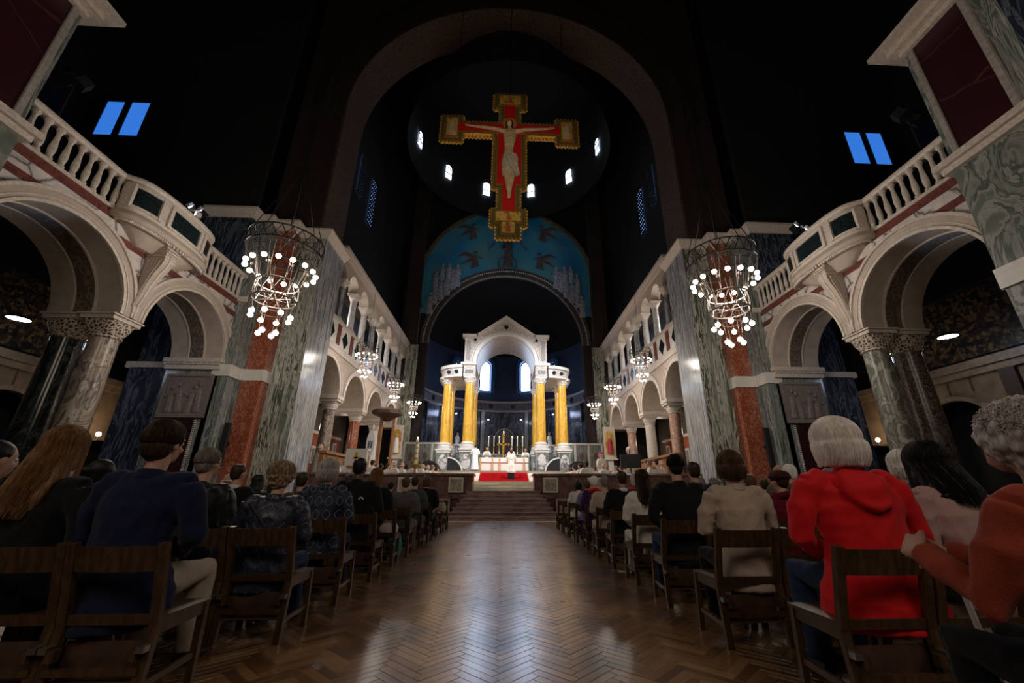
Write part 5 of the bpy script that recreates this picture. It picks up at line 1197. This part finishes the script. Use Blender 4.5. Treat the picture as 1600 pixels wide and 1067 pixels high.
    if pose == 'sit':
        hip = {q: Vector((q*.09, .02, zp)) for q in (-1, 1)}; kne = {q: Vector((q*(.13), .47, zp+.03)) for q in (-1, 1)}; ank = {q: Vector((q*.13, .46+.04*q, .09)) for q in (-1, 1)}
    else:
        hip = {q: Vector((q*.09, 0, zp)) for q in (-1, 1)}; kne = {q: Vector((q*.09, .03, .5)) for q in (-1, 1)}; ank = {q: Vector((q*.09, 0, .09)) for q in (-1, 1)}
    if not robe:
        for q in (-1, 1):
            g.tube([hip[q], (hip[q]+kne[q])/2, kne[q], (kne[q]*.6+ank[q]*.4), ank[q]], [.075, .065, .05, .048, .032], 10); g.tube([S(0, 0, .05), hip[q]], [.08, .07], 8)
            g.tube([ank[q], ank[q]+Vector((0, .1, -.05))], [.03, .025], 8)
    bv = vox if vox > .014 else .0085
    rpart('body', g, skin, t, min(bv, .018) if face else bv, 2)
    # --- eyes
    if face:
        g = G()
        for q in (-1, 1):
            g.cur = 0; g.ell(MH @ Vector((q*.031, .077, .012)), (.014, .014, .012), 8, 6); g.cur = 1; g.ell(MH @ Vector((q*.031, .087, .012)), (.007, .005, .007), 6, 5)
        part('eyes', g, [EYEW, EYED], t)
        part('lips', G().ell(MH @ Vector((0, .098, -.060)), (.018, .006, .006), 8, 5), LIP, t)
    # --- clothes
    fold = (lambda c, n: c+n*((.020 if vox < .03 else .008)*(.35-abs(noise.noise(Vector((c.x*5+c.z*3, c.y*5, c.z*8-c.x*4)))))+.006*noise.noise(Vector((c.x*20, c.y*20, c.z*11)))))
    g = G()
    hem = -.10 if not coat else -.16
    g.tube([S(0, .03, hem), S(0, .02, 0), S(0, 0, .13), S(0, -.005, .25), S(0, 0, .40), S(0, 0, .50), S(0, 0, .565), S(0, .0, .61)],
           [.205*W*(1.22 if coat else 1), .20*W*(1.15 if coat else 1), .185*W*(1.05 if coat else 1), .172*W, .195*W, .195*W, .14*W, .075], 20, [.165*(1.15 if coat else 1), .155*(1.1 if coat else 1), .14, .13, .135, .115, .09, .068], up=(1, 0, 0))
    for q in (-1, 1):
        g.tube([S(q*.07*W, 0, .55), S(q*.14*W, 0, .56), sho[q]+Vector((q*.005, 0, -.012))], [.07, .07, .072], 10)
        e2 = wri[q]*.93+elb[q]*.07
        g.tube([sho[q]+Vector((0, 0, -.01)), (sho[q]*.5+elb[q]*.5)+Vector((q*.012, 0, 0)), elb[q], elb[q]*.5+wri[q]*.5, e2], [.078, .072, .062, .055, .048], 12)
    if robe:
        if pose == 'stand':
            g.tube([S(0, 0, .3), S(0, 0, 0), Vector((0, .01, .5)), Vector((0, .01, .14 if not nk else nk))], [.17, .20, .24, .28], 18, [.13, .17, .21, .24], up=(1, 0, 0))
        else:
            g.tube([S(0, 0, .1), Vector((0, .25, zp+.03)), Vector((0, .45, zp+.03)), Vector((0, .5, .3)), Vector((0, .5, .08))], [.2, .21, .21, .2, .2], 16, [.13, .12, .10, .08, .09], up=(1, 0, 0))
    cn = 'robe' if robe else topname
    rpart(cn, g, top, t, max(vox, .012), 3, disp=fold)
    g = G()
    if collar != 'none':
        g.tube([S(0, -.008, .56), S(0, -.004, .60), S(0, .0, .622)], [.095, .082, .076], 16, [.09, .082, .078], up=(1, 0, 0))
        rpart('collar', g, collar or top, t, max(vox*.8, .012), 2)
    if hood:
        g = G().tube([S(0, -.06, .61), S(0, -.10, .56), S(0, -.125, .50), S(0, -.135, .44), S(0, -.13, .40)], [.09, .135, .145, .11, .05], 18, [.03, .04, .034, .026, .015], up=(1, 0, 0)).tube([S(-.125, .02, .59), S(-.13, -.06, .55), S(-.115, -.115, .48), S(-.06, -.145, .42), S(0, -.15, .40), S(.06, -.145, .42), S(.115, -.115, .48), S(.13, -.06, .55), S(.125, .02, .59)], [.028, .032, .026, .022, .022, .022, .026, .032, .028], 10)
        rpart('hood', g, top, t, max(vox, .012), 3, disp=fold)
    if scarf:
        rpart('scarf', G().tube([S(.11*cos(a), .10*sin(a), .61+.012*sin(3*a)) for a in [i*pi/6 for i in range(13)]], .042, 10), scarf, t, max(vox, .014), 2, disp=fold)
    if not robe:
        g = G()
        for q in (-1, 1):
            g.tube([Vector((q*.07, -.06, zp-.0)), hip[q]+Vector((q*.01, .04, .0)), (hip[q]+kne[q])/2, kne[q]+Vector((0, .01, 0)), (kne[q]+ank[q])/2, ank[q]+Vector((0, 0, -.01))], [.11, .105, .092, .075, .07, .066], 12)
        rpart('trousers', g, bottom or top, t, max(vox, .014), 3, disp=fold)
        for q in (-1, 1):
            g = G().tube([ank[q]+Vector((0, -.06, -.05)), ank[q]+Vector((0, .0, -.035)), ank[q]+Vector((0, .09, -.05)), ank[q]+Vector((0, .17, -.065))], [.038, .046, .045, .03], 10, [.036, .05, .036, .022], up=(1, 0, 0))
            part('shoe', g, SHOE, t)
    # --- hair
    HL = []
    g = G()
    if hair != 'none':
        if hair in ('short', 'curly', 'bald'):
            if hair == 'bald':
                g.tube([(.079*cos(a), -.012+.092*sin(a), .0) for a in [pi*.98+i*pi*1.04/10 for i in range(11)]], .016, 8, .03)
            else:
                g.ell((0, -.020, .042), (.087, .098, .094) if hair == 'short' else (.108, .118, .112), 18, 12); g.ell((0, -.045, -.005), (.078, .070, .088) if hair == 'short' else (.088, .072, .08), 14, 10)
        elif hair == 'bob':
            g.ell((0, -.022, .042), (.098, .112, .102), 18, 12); g.ell((0, -.036, -.005), (.106, .096, .125), 18, 12); g.ell((0, -.05, -.075), (.098, .072, .05), 16, 10)
        elif hair in ('long', 'shoulder'):
            g.ell((0, -.022, .042), (.094, .108, .10), 18, 12); g.ell((0, -.055, -.04), (.095, .07, .11), 16, 10)
            g.ell((-.07, -.01, -.05), (.03, .055, .09), 10, 8); g.ell((.07, -.01, -.05), (.03, .055, .09), 10, 8)
            L = -.40 if hair == 'long' else -.22
            g.tube([(0, -.06, -.05), (0, -.09, -.16), (0, -.13, L*.7), (.0, -.14, L)], [.10, .12, .125, .09], 14, [.06, .05, .045, .03], up=(1, 0, 0))
        elif hair == 'bun':
            g.ell((0, -.020, .042), (.089, .102, .096), 18, 12); g.ell((0, -.055, -.02), (.07, .058, .07), 14, 10); g.ell((0, -.13, .03), (.045, .045, .045), 10, 8)
        if hs != 1: g.xf(Matrix.Translation((0, -.01, .03)) @ Matrix.Scale(hs, 4) @ Matrix.Translation((0, .01, -.03)))
        g.xf(MH)
        amp = .02 if hair == 'curly' else .006; fr = 26 if hair == 'curly' else 40
        rpart('hair', g, hairmat, t, .008 if vox < .014 else min(vox, .016), 7 if hair in ('bob', 'short') else 2, disp=lambda c, n: c+n*amp*noise.noise(Vector((c.x*fr*1.6, c.y*fr*1.6, c.z*(fr if hair == 'curly' else 6)))))
        if strands:
            g = G(); rnd = random.Random(sum(map(ord, label)))
            for i in range(strands):
                ph = rnd.uniform(-pi*1.27, pi*.27); th0 = rnd.uniform(.05, 1.3)
                R = Vector((.106, .116, .108)) if hair == 'bob' else Vector((.099, .113, .106)) if hair != 'short' else Vector((.091, .103, .099)); c0 = Vector((0, -.022, .042))
                end = {'bob': 1.75, 'short': 1.9, 'curly': 1.5, 'long': 1.7, 'shoulder': 1.7}.get(hair, 1.6)
                if hair == 'short' and sin(ph) > .2: end = 1.1
                pts = []; m = 6; wob = rnd.uniform(-.25, .25)
                for j in range(m+1):
                    th = th0+(end-th0)*j/m; a = ph+wob*j/m
                    pts.append(c0+Vector((R.x*sin(th)*cos(a), R.y*sin(th)*sin(a), R.z*cos(th)))*(1+rnd.uniform(0, .03)))
                drop = {'bob': rnd.uniform(.06, .13), 'long': rnd.uniform(.25, .42), 'shoulder': rnd.uniform(.15, .24), 'short': 0, 'curly': 0}.get(hair, 0)
                if drop:
                    p = pts[-1].copy(); b = -.05 if hair == 'bob' else -.09
                    for j in range(1, 5):
                        f = j/4; q = Vector((p.x*(1+(.10*sin(pi*min(1, f*1.1))-.06*f if hair == 'bob' else .0))+rnd.uniform(-.006, .006), p.y+((b*f if hair != 'bob' else -.016*sin(pi*f)) if p.y < .03 else -.02*f), p.z-drop*f)); pts.append(q)
                if hair == 'curly': pts = [q+Vector((rnd.uniform(-.014, .014), rnd.uniform(-.014, .014), rnd.uniform(-.014, .014))) for q in pts]
                g.tube(pts, [.0022]*(len(pts)-1)+[.0008], 3)
            if hs != 1: g.xf(Matrix.Translation((0, -.01, .03)) @ Matrix.Scale(hs, 4) @ Matrix.Translation((0, .01, -.03)))
            g.xf(MH); st_ = part('hair_strands', g, hairmat, t, ang=80, fix=False); st_['kind'] = 'stuff'
    if glasses:
        g = G()
        for q in (-1, 1):
            g.tube([MH @ Vector((q*.034+.02*cos(a), .104, .01+.017*sin(a))) for a in [i*pi/5 for i in range(11)]], .0025, 5); g.tube([MH @ Vector((q*.055, .103, .014)), MH @ Vector((q*.082, .0, .01))], .0025, 5)
        part('glasses', g, BLK, t)
    if hat:
        g = G().ell((0, -.012, .06), (.112, .125, .075), 16, 10).lathe((0, -.012, .03), [(.10, 0), (.128, .01), (.128, .03), (.10, .05)], 18); g.xf(MH); rpart('hat', g, hat, t, .014, 2, disp=fold)
    return t, S, MH
H_DBR = hairm('dark_brown_hair', (.018, .009, .005), (.05, .026, .014)); H_BLK = hairm('black_hair', (.004, .003, .003), (.014, .010, .009))
H_LBR = hairm('light_brown_hair', (.10, .045, .017), (.27, .14, .055)); H_GRY = hairm('grey_hair', (.11, .09, .075), (.27, .22, .19))
H_WHT = hairm('white_hair', (.66, .59, .54), (.95, .90, .86)); H_BLD = hairm('ash_blonde_hair', (.16, .10, .055), (.42, .31, .20)); H_MED = hairm('medium_brown_hair', (.045, .022, .011), (.12, .06, .03))
H_SIL = hairm('silver_grey_hair', (.26, .22, .21), (.62, .55, .53))
C_NAVY = fabric('navy_wool', (.006, .010, .035), .25, 70); C_BLACK = fabric('black_cloth', (.006, .006, .007), .3, 70); C_BEIG = fabric('beige_cotton', (.42, .34, .27), .12, 70)
C_RED = fabric('bright_red_cotton', (.62, .006, .010), .08, 60, .7, .12); C_TAN = fabric('tan_tweed', (.40, .315, .25), .22, 120); C_BURG = fabric('burgundy_wool', (.11, .004, .014), .2, 70)
C_WHITE = fabric('white_cotton', (.62, .57, .52), .08, 60); C_PINK = fabric('pale_pink_knit', (.38, .24, .22), .15, 100); C_JEAN = fabric('blue_denim', (.015, .03, .075), .3, 120); C_ORG = fabric('rust_orange_knit', (.27, .042, .018), .15, 140, .9, .5)
def diamond(q, fx, fz):
    """value |sin(x+z)|*|sin(x-z)|-like lattice: 0 along diagonal lines"""
    c = q.n('ShaderNodeTexCoord'); sp = q.n('ShaderNodeSeparateXYZ'); q.l(c.outputs['Object'], sp.inputs[0])
    def M(op, a, b=None):
        x = q.n('ShaderNodeMath', operation=op)
        for k, v in enumerate((a, b)):
            if v is None: continue
            if isinstance(v, (int, float)): x.inputs[k].default_value = v
            else: q.l(v, x.inputs[k])
        return x.outputs[0]
    a = M('MULTIPLY', sp.outputs[0], fx); b = M('MULTIPLY', sp.outputs[2], fz)
    return M('ADD', M('COSINE', a), M('COSINE', b))
C_PATT = NB('navy_hexagon_print'); _d = diamond(C_PATT, 62, 46)
C_PATT = C_PATT.fin(C_PATT.ramp(_d, [(.0, (.006, .010, .03)), (.36, (.008, .014, .05)), (.42, (.20, .28, .36)), (.56, (.20, .28, .36)), (.62, (.006, .010, .03))]), .7)
C_QUIL = NB('quilted_navy'); _d = diamond(C_QUIL, 75, 60); C_QUIL.bump(C_QUIL.ramp(_d, [(.0, (0, 0, 0)), (.3, (1, 1, 1))]), .5, .01); C_QUIL = C_QUIL.fin(C_QUIL.ramp(C_QUIL.noise(C_QUIL.coord(), 6, 3), [(.3, (.008, .010, .022)), (.7, (.02, .024, .045))]), .45)
C_PURP = fabric('purple_wool', (.035, .015, .06), .2); C_LIL = fabric('lilac_cotton', (.17, .14, .28), .15); C_GREYC = fabric('grey_wool', (.09, .085, .08), .3); C_OLIV = fabric('olive_yellow_wool', (.12, .085, .02), .3)
C_ROBE = fabric('cream_white_vestment', (.72, .67, .60), .06, 30, .8, .15); C_BROWN = fabric('brown_wool', (.08, .045, .025), .3); C_SLATE = fabric('black_puffer', (.009, .010, .012), .3, 12, .4, .6)
def at(px, py, Yh):
    fx, fy = (px-CXP)/FPX, -(py-533.5)/FPX
    d = fx*_r2+fy*_u2+_f; return d.x/d.y*Yh, HC+d.z/d.y*Yh
def sit(px, py, row, label, dy=.17, dx=0, maxh=1.62, minh=1.28, rz=0, **k):
    Y = row+dy; x, z = at(px, py, Y+.03+.8*k.get('lean', .06))
    h = min(maxh, max(minh, z)); x += dx
    return person((x, Y, 0), label, h, rz, group='seated congregation', **k)
# ---- congregation, left of the aisle
V1, V2, V3 = .011, .017, .026
sit(250, 664, 2.75, 'brown-haired man in navy blazer and beige trousers, left front aisle seat', vox=V1, hair='short', hairmat=H_DBR, top=C_NAVY, bottom=C_BEIG, hyaw=-.12, strands=900, wide=1.15, lean=.02, coat=True, dx=.08, topname='blazer', hs=1.1)
sit(104, 672, 2.75, 'woman with very long light brown hair in a black coat at the left edge', vox=V1, hair='long', hairmat=H_LBR, top=C_BLACK, bottom=C_BLACK, hyaw=-.15, strands=1800, lean=.04, dx=.06)
sit(8, 690, 2.75, 'dark-haired person in black cut by the left frame edge', vox=V2, hair='short', hairmat=H_BLK, top=C_BLACK, hyaw=-.3, wide=1.1)
t, S, MH = sit(333, 703, 3.9, 'grey-haired man with glasses in a black padded jacket with a small white chest mark', vox=V2, hair='short', hairmat=H_GRY, top=C_SLATE, bottom=C_BLACK, hyaw=-.2, glasses=True, strands=700, wide=1.1, maxh=1.5)
lg = G(); c0 = S(.02, -.155, .38)
lg.box(c0.x-.045, c0.x+.01, c0.y-.004, c0.y, c0.z-.012, c0.z-.004).box(c0.x-.045, c0.x+.01, c0.y-.004, c0.y, c0.z+.002, c0.z+.010).arc('y', (c0.x+.012, c0.z-.012), .012, .018, c0.y-.004, c0.y, 8, 0, pi/2).arc('y', (c0.x+.012, c0.z-.012), .024, .030, c0.y-.004, c0.y, 8, 0, pi/2)
part('white_logo', lg, C_WHITE, t, 'small white three-line quarter-dome mark')
t, S, MH = sit(445, 727, 3.9, 'woman with curly ash-blonde hair in a quilted navy jacket, left aisle seat', vox=V1, hair='curly', hairmat=H_BLD, top=C_QUIL, bottom=C_JEAN, strands=900, wide=1.2, minh=1.3, maxh=1.38, coat=True, hs=1.1)
part('bag_strap', G().tube([S(-.17, -.10, .54), S(-.05, -.150, .44), S(.09, -.170, .30), S(.16, -.165, .18)], [.008]*4, 6, .016, up=(0, 1, 0)), BLK, t)
part('strap_buckle', G().box(-.012, .012, -.006, .006, -.014, .014).xf(Matrix.Translation(S(.08, -.185, .29))), BRASS, t)
sit(170, 714, 3.9, 'woman with tied black hair and glasses behind the long-haired woman, left', vox=V2, hair='bun', hairmat=H_BLK, skin=SKIN2, top=C_GREYC, hyaw=-.25, glasses=True, maxh=1.38)
t, S, MH = sit(518, 719, 5.05, 'woman with streaked grey-blonde hair in a navy blouse printed with pale hexagons', vox=V1, hair='bob', hairmat=H_SIL, top=C_PATT, bottom=C_NAVY, strands=700, wide=1.1, hyaw=-.2)
t, S, MH = sit(565, 716, 6.2, 'man with close-cropped black hair in a black jacket, left aisle seat', vox=V2, hair='short', hairmat=H_BLK, skin=SKIN2, top=C_BLACK, bottom=C_BLACK, wide=1.15, hyaw=-.1)
part('white_logo', G().arc('y', (0, 0), .018, .032, -.003, 0, 8, 0, pi).xf(Matrix.Translation(S(.12, -.14, .38))), C_WHITE, t, 'tiny pale chest mark')
sit(476, 738, 6.2, 'person with dark hair low between the curly-haired and patterned women', vox=V3, hair='short', hairmat=H_DBR, top=C_BROWN)
sit(377, 726, 6.2, 'man with short dark hair in a dark suit and white collar by the red pier', vox=V3, hair='short', hairmat=H_DBR, top=C_BLACK, collar=C_WHITE, hyaw=-.3)
sit(407, 742, 7.3, 'dark-haired person in black beside the suited man, left', vox=V3, hair='shoulder', hairmat=H_BLK, top=C_BLACK)
sit(359, 741, 8.35, 'bald person with pale skin half hidden behind the suited man, left', vox=V3, hair='bald', hairmat=H_WHT, top=C_GREYC)
sit(548, 742, 7.3, 'dark-haired person between the patterned blouse and the cropped-haired man', vox=V3, hair='short', hairmat=H_DBR, top=C_BLACK)
sit(591, 733, 7.3, 'woman with straight light brown hair in a black coat, left aisle', vox=V2, hair='shoulder', hairmat=H_LBR, top=C_BLACK, bottom=C_BLACK, strands=500)
sit(636, 745, 8.35, 'small person with brown hair in a grey-green coat, left aisle side', vox=V3, hair='short', hairmat=H_MED, top=C_GREYC)
sit(650, 744, 9.45, 'person with dark reddish hair in a slate grey coat, left aisle', vox=V3, hair='short', hairmat=H_DBR, top=fabric('slate_wool', (.05, .055, .07), .3))
sit(668, 744, 10.45, 'woman with dark brown bob in black holding a cream bag, left aisle', vox=V3, hair='bob', hairmat=H_MED, top=C_BLACK)
sit(612, 752, 11.55, 'person with black hair in the far left rows, left of the red-haired one', vox=V3, hair='short', hairmat=H_BLK, top=C_BLACK, maxh=1.35)
sit(430, 752, 8.35, 'woman with dark bob low behind the curly-haired woman', vox=V3, hair='bob', hairmat=H_DBR, top=C_BLACK, maxh=1.3)
# ---- congregation, right of the aisle
t, S, MH = sit(1322, 664, 2.5, 'woman with straight white bobbed hair in a bright red hooded jacket, right front', vox=V1, hair='bob', hairmat=H_WHT, top=C_RED, bottom=C_JEAN, hood=True, strands=3200, wide=1.33, hyaw=.05, coat=True, lean=.08, dy=.19, dx=-.13, hs=1.18)
t, S, MH = sit(1452, 692, 2.5, 'woman with long black hair in a pale pink top beside the red jacket', vox=V1, hair='shoulder', hairmat=H_BLK, top=C_PINK, bottom=C_BLACK, strands=1200, hyaw=.12, lean=.30, dy=.22, wide=1.1, dx=-.10, hs=1.22)
sit(1400, 707, 3.66, 'woman with fluffy white-blonde hair between the red jacket and the black hair', vox=V2, hair='bob', hairmat=H_WHT, top=C_GREYC, strands=400, hyaw=.3)
t, S, MH = sit(1135, 708, 3.66, 'woman with a medium brown bob in a tan tweed jacket, right aisle seat', vox=V1, hair='bob', hairmat=H_MED, top=C_TAN, bottom=C_BLACK, strands=1100, wide=1.1, coat=True, arms='folded')
sit(1213, 736, 4.81, 'woman in a dark burgundy hat and burgundy coat, right', vox=V2, hair='short', hairmat=H_DBR, top=C_BURG, hat=fabric('maroon_felt', (.05, .008, .012), .3), scarf=C_BURG, hyaw=.3)
sit(1052, 712, 4.81, 'man with short black hair in a long black coat, right aisle seat', vox=V2, hair='short', hairmat=H_BLK, top=C_BLACK, bottom=C_JEAN, wide=1.15, coat=True, strands=300)
sit(1081, 722, 5.9, 'man in a dark navy anorak partly hidden behind the black-coated man', vox=V3, hair='short', hairmat=H_DBR, top=C_NAVY, wide=1.1)
sit(1001, 736, 5.9, 'woman with long dark hair in a white jacket, right aisle seat', vox=V2, hair='long', hairmat=H_DBR, top=C_WHITE, bottom=C_WHITE, strands=500)
sit(970, 736, 7.05, 'man with thin dark hair in a black suit, right aisle', vox=V3, hair='short', hairmat=H_DBR, skin=SKIN3, top=C_BLACK, collar=C_WHITE, wide=1.1)
sit(991, 740, 8.15, 'woman with grey bobbed hair and a red scarf, right', vox=V3, hair='bob', hairmat=H_SIL, top=C_BLACK, scarf=C_RED)
sit(943, 744, 8.15, 'man with grey-brown hair in a beige jacket, right aisle', vox=V3, hair='short', hairmat=H_GRY, top=C_BEIG, bottom=C_BEIG)
sit(927, 744, 9.2, 'person with white hair, red scarf and purple coat, right aisle', vox=V3, hair='short', hairmat=H_WHT, top=C_PURP, scarf=C_RED)
sit(917, 751, 10.4, 'person with brown hair in a lilac top, right aisle', vox=V3, hair='short', hairmat=H_MED, top=C_LIL)
sit(903, 751, 11.55, 'person with black hair in a white jacket, farthest on the right aisle', vox=V3, hair='bob', hairmat=H_BLK, top=C_WHITE)
sit(1090, 744, 7.05, 'grey-haired woman low beyond the navy anorak, right', vox=V3, hair='bob', hairmat=H_GRY, top=C_GREYC, maxh=1.35)
sit(1113, 745, 8.15, 'curly grey-haired person beside the tan jacket woman, right', vox=V3, hair='curly', hairmat=H_GRY, top=C_BLACK, maxh=1.35)
sit(1168, 742, 5.9, 'brown-haired person partly hidden right of the tan jacket', vox=V3, hair='short', hairmat=H_MED, top=C_BLACK)
sit(1190, 746, 8.15, 'dark-haired person low beside the burgundy hat', vox=V3, hair='short', hairmat=H_DBR, top=C_BLACK, maxh=1.35)
sit(1229, 726, 5.9, 'white-haired person in an olive scarf behind the burgundy hat', vox=V3, hair='short', hairmat=H_WHT, top=C_OLIV, hyaw=.4, scarf=C_OLIV)
sit(1215, 727, 7.05, 'second white-haired head just left of the olive scarf', vox=V3, hair='bald', hairmat=H_WHT, top=C_GREYC)
sit(1256, 744, 7.05, 'bald-headed small figure between the olive scarf and the red jacket', vox=V3, hair='bald', hairmat=H_GRY, skin=SKIN3, top=C_BROWN, maxh=1.34)
sit(1290, 733, 4.81, 'fair-faced person mostly hidden by the red jacket', vox=V3, hair='short', hairmat=H_GRY, top=C_NAVY)
t, S, MH = person((2.03, 1.40, 0), 'tousled grey-haired woman in black gilet over rust-orange sleeves, hands clasped, right edge', 1.43, .06, vox=V1, hair='curly', hairmat=H_SIL, top=C_ORG, bottom=C_BLACK, strands=2200, wide=1.1, hyaw=.12, hpitch=-.35, lean=.16, arms='clasp_left', collar=C_BLACK, hs=1.22)
g = G().tube([S(0, .02, -.02), S(0, 0, .13), S(0, -.005, .25), S(0, 0, .40), S(0, 0, .50), S(0, 0, .575), S(0, 0, .63)], [.255, .245, .23, .24, .215, .17, .115], 20, [.21, .195, .185, .19, .165, .135, .105], up=(1, 0, 0))
rpart('gilet', g, C_BLACK, t, .013, 2)
# small things on and by the chairs
cn = thing('walking_stick', 'white walking stick leaning against the right-hand front chair', 'stick')
part('shaft', G().tube([(2.14, 2.0, .0), (2.04, 1.98, .72)], .012, 10), plain('white_enamel', (.75, .73, .70), .35, var=.03), cn); part('handle', G().tube([(2.04, 1.98, .70), (2.035, 1.97, .75), (2.04, 1.92, .77), (2.05, 1.88, .75)], .014, 10), MATS['white_enamel'], cn); part('rubber_tip', G().tube([(2.14, 2.0, -.0), (2.134, 2.0, .04)], .017, 8), BLK, cn)
solo('paper_bag', G().prism([(1.95, 1.95), (2.35, 1.9), (2.38, 2.02), (1.98, 2.08)], 'z', .0, .36), C_WHITE, 'white bag on the floor beside the walking stick', 'bag')
bg = thing('teal_bag', 'teal bag hanging low by the left aisle chairs', 'bag', (-1.92, 8.05, 0))
rpart('body', G().tube([(0, 0, .04), (0, 0, .25), (0, 0, .42)], [.13, .16, .11], 12, [.09, .1, .04], up=(1, 0, 0)), fabric('teal_nylon', (.01, .22, .20), .2, 30, .5), bg, .02); part('handle', G().tube([(-.07, 0, .4), (-.05, 0, .58), (.05, 0, .58), (.07, 0, .4)], .01, 6), BLK, bg)
wb = thing('white_handbag', 'white handbag on a left aisle seat', 'bag', (-1.85, 7.35, .46)); rpart('body', G().tube([(0, 0, .02), (0, 0, .1), (0, 0, .2)], [.15, .16, .1], 12, [.08, .09, .04], up=(1, 0, 0)), C_WHITE, wb, .02); part('strap', G().tube([(-.08, 0, .18), (0, .0, .32), (.08, 0, .18)], .01, 6), C_WHITE, wb)
cb2 = thing('cream_handbag', 'cream bag held in the far left rows near the steps', 'bag', (-1.55, 11.0, .62)); rpart('body', G().tube([(0, 0, .02), (0, 0, .1), (0, 0, .22)], [.13, .15, .1], 12, [.08, .09, .05], up=(1, 0, 0)), C_BEIG, cb2, .02); part('strap', G().tube([(-.08, 0, .2), (0, .0, .3), (.08, 0, .2)], .01, 6), C_BEIG, cb2)
# ================================================================ CLERGY
HM = {'d': H_DBR, 'b': H_BLK, 'g': H_GRY, 'w': H_WHT, 'm': H_MED}; SK = {'d': SKIN, 'b': SKIN2, 'g': SKIN, 'w': SKIN, 'm': SKIN3}
NMH = {'d': 'dark-haired', 'b': 'black-haired', 'g': 'grey-haired', 'w': 'white-haired bald', 'm': 'brown-haired'}
left = [(523, 712, 'w'), (537, 709, 'w'), (544, 716, 'm'), (580, 718, 'd'), (588, 722, 'g'), (594, 724, 'b'), (604, 724, 'd'), (616, 721, 'w'), (625, 722, 'w'), (633, 725, 'b'), (645, 722, 'd'), (655, 721, 'm'), (661, 725, 'w'), (667, 726, 'w'), (673, 726, 'g'), (680, 729, 'd')]
right = [(891, 729, 'g'), (900, 726, 'd'), (907, 724, 'd'), (917, 720, 'b'), (931, 728, 'm'), (938, 728, 'g'), (945, 724, 'w'), (964, 727, 'g'), (973, 727, 'd'), (980, 724, 'm'), (987, 722, 'd'), (1011, 719, 'd'), (1019, 718, 'g'), (1027, 717, 'd'), (1034, 714, 'w')]
ONUM = ['first', 'second', 'third', 'fourth', 'fifth', 'sixth', 'seventh', 'eighth', 'ninth', 'tenth', 'eleventh', 'twelfth', 'thirteenth', 'fourteenth', 'fifteenth', 'sixteenth']
random.seed(3)
for s, L in ((-1, left), (1, right)):
    for i, (px, py, c) in enumerate(L):
        a, b = at(px, py, 1.0); zy = b-HC; Y = min(23.6, max(20.2, 1.27/max(zy, .03)))+(i % 3)*.8-.4; Y = max(20.3, Y); x, z = at(px, py, Y)
        n = i if s < 0 else len(L)-1-i
        person((x, Y, ZP), '%s priest in white robes in the %s choir, %s from the outer pier' % (NMH[c], side(s), ONUM[n]), min(1.75, max(1.45, z-ZP)), s*random.uniform(.5, 1.0), lean=random.uniform(0, .15), vox=.034, hair='bald' if c == 'w' else 'short', hairmat=HM[c], skin=SK[c], top=C_ROBE, robe=True, face=False, wide=1.45, group='robed clergy seated in the choir')
def stand(px, py, Y, z0, label, rz=0, h=None, **k):
    x, z = at(px, py, Y); h = h or (z-z0); return person((x, Y, z0), label, h, rz, pose='stand', vox=k.pop('vox', .026), **k)
C_CASS = fabric('black_cassock', (.008, .008, .009), .2)
t, S, MH = stand(799, 707, 24.75, 1.60, 'altar server in white surplice over black cassock on the red steps', hair='short', hairmat=H_MED, top=fabric('white_surplice', (.8, .78, .76), .04), robe=True, nk=.62, arms='lap', h=1.72)
rpart('cassock', G().tube([(0, 0, .9), (0, 0, .5), (0, 0, .03)], [.15, .21, .25], 16, [.12, .17, .2], up=(1, 0, 0)), C_CASS, t, .03)
stand(743, 698, 28.6, ZA, 'clergyman in white seen from behind at the left end of the altar', hair='short', hairmat=H_BLK, top=fabric('white_surplice', (.8, .78, .76), .04), robe=True, h=1.74, rz=-.1)
stand(761, 701, 30.2, ZA, 'celebrant in cream and gold vestment behind the altar, left one', rz=pi, hair='short', hairmat=H_GRY, top=C_ROBE, robe=True, arms='pray', h=1.70)
t, S, MH = stand(799, 701, 30.3, ZA, 'principal celebrant in cream vestment and small cap behind the altar, centre', rz=pi, hair='short', hairmat=H_GRY, top=C_ROBE, robe=True, arms='pray', h=1.72, scarf=C_RED)
stand(821, 704, 30.2, ZA, 'celebrant in cream vestment behind the altar, right one', rz=pi, hair='short', hairmat=H_DBR, top=C_ROBE, robe=True, arms='pray', h=1.64)
stand(734, 698, 30.9, ZA, 'attendant with dark hair half hidden behind the left canopy column', rz=-1.2, hair='short', hairmat=H_BLK, skin=SKIN3, top=C_ROBE, robe=True, h=1.72, vox=.034)
stand(498, 697, 20.9, ZP, 'bald man in white standing at the oak desk beside the left grey pier', hair='bald', hairmat=H_WHT, top=C_ROBE, robe=True, rz=-.9, vox=.034)
stand(940, 709, 23.9, ZP, 'bishop with a pink skullcap seated high in the right choir', hair='bald', hairmat=H_WHT, top=C_ROBE, robe=True, rz=.6, hat=plain('magenta_silk', (.45, .03, .12), .5), vox=.034)
stand(984, 701, 22.5, ZP, 'man in white standing by the black music stand, right choir', hair='short', hairmat=H_WHT, top=C_ROBE, robe=True, rz=.8, vox=.034)
dk = struct('trim_choir_gallery_deck', G().box(-7.9, 7.9, 34.4, 36, ZA, 3.9), GGREY)
for px, py, s, l in ((714, 677, -1, 'singer in pale blue-white robe on the raised choir, left of the altar'), (859, 677, 1, 'singer in pale blue-white robe on the raised choir, right of the altar')):
    stand(px, py, 35.0 if s < 0 else 35.0, 3.9, l, hair='short', hairmat=H_GRY, top=fabric('pale_blue_robe', (.5, .52, .62), .05), robe=True, rz=-s*-.9, vox=.034, face=True)

bpy.data.scenes.remove(TS)
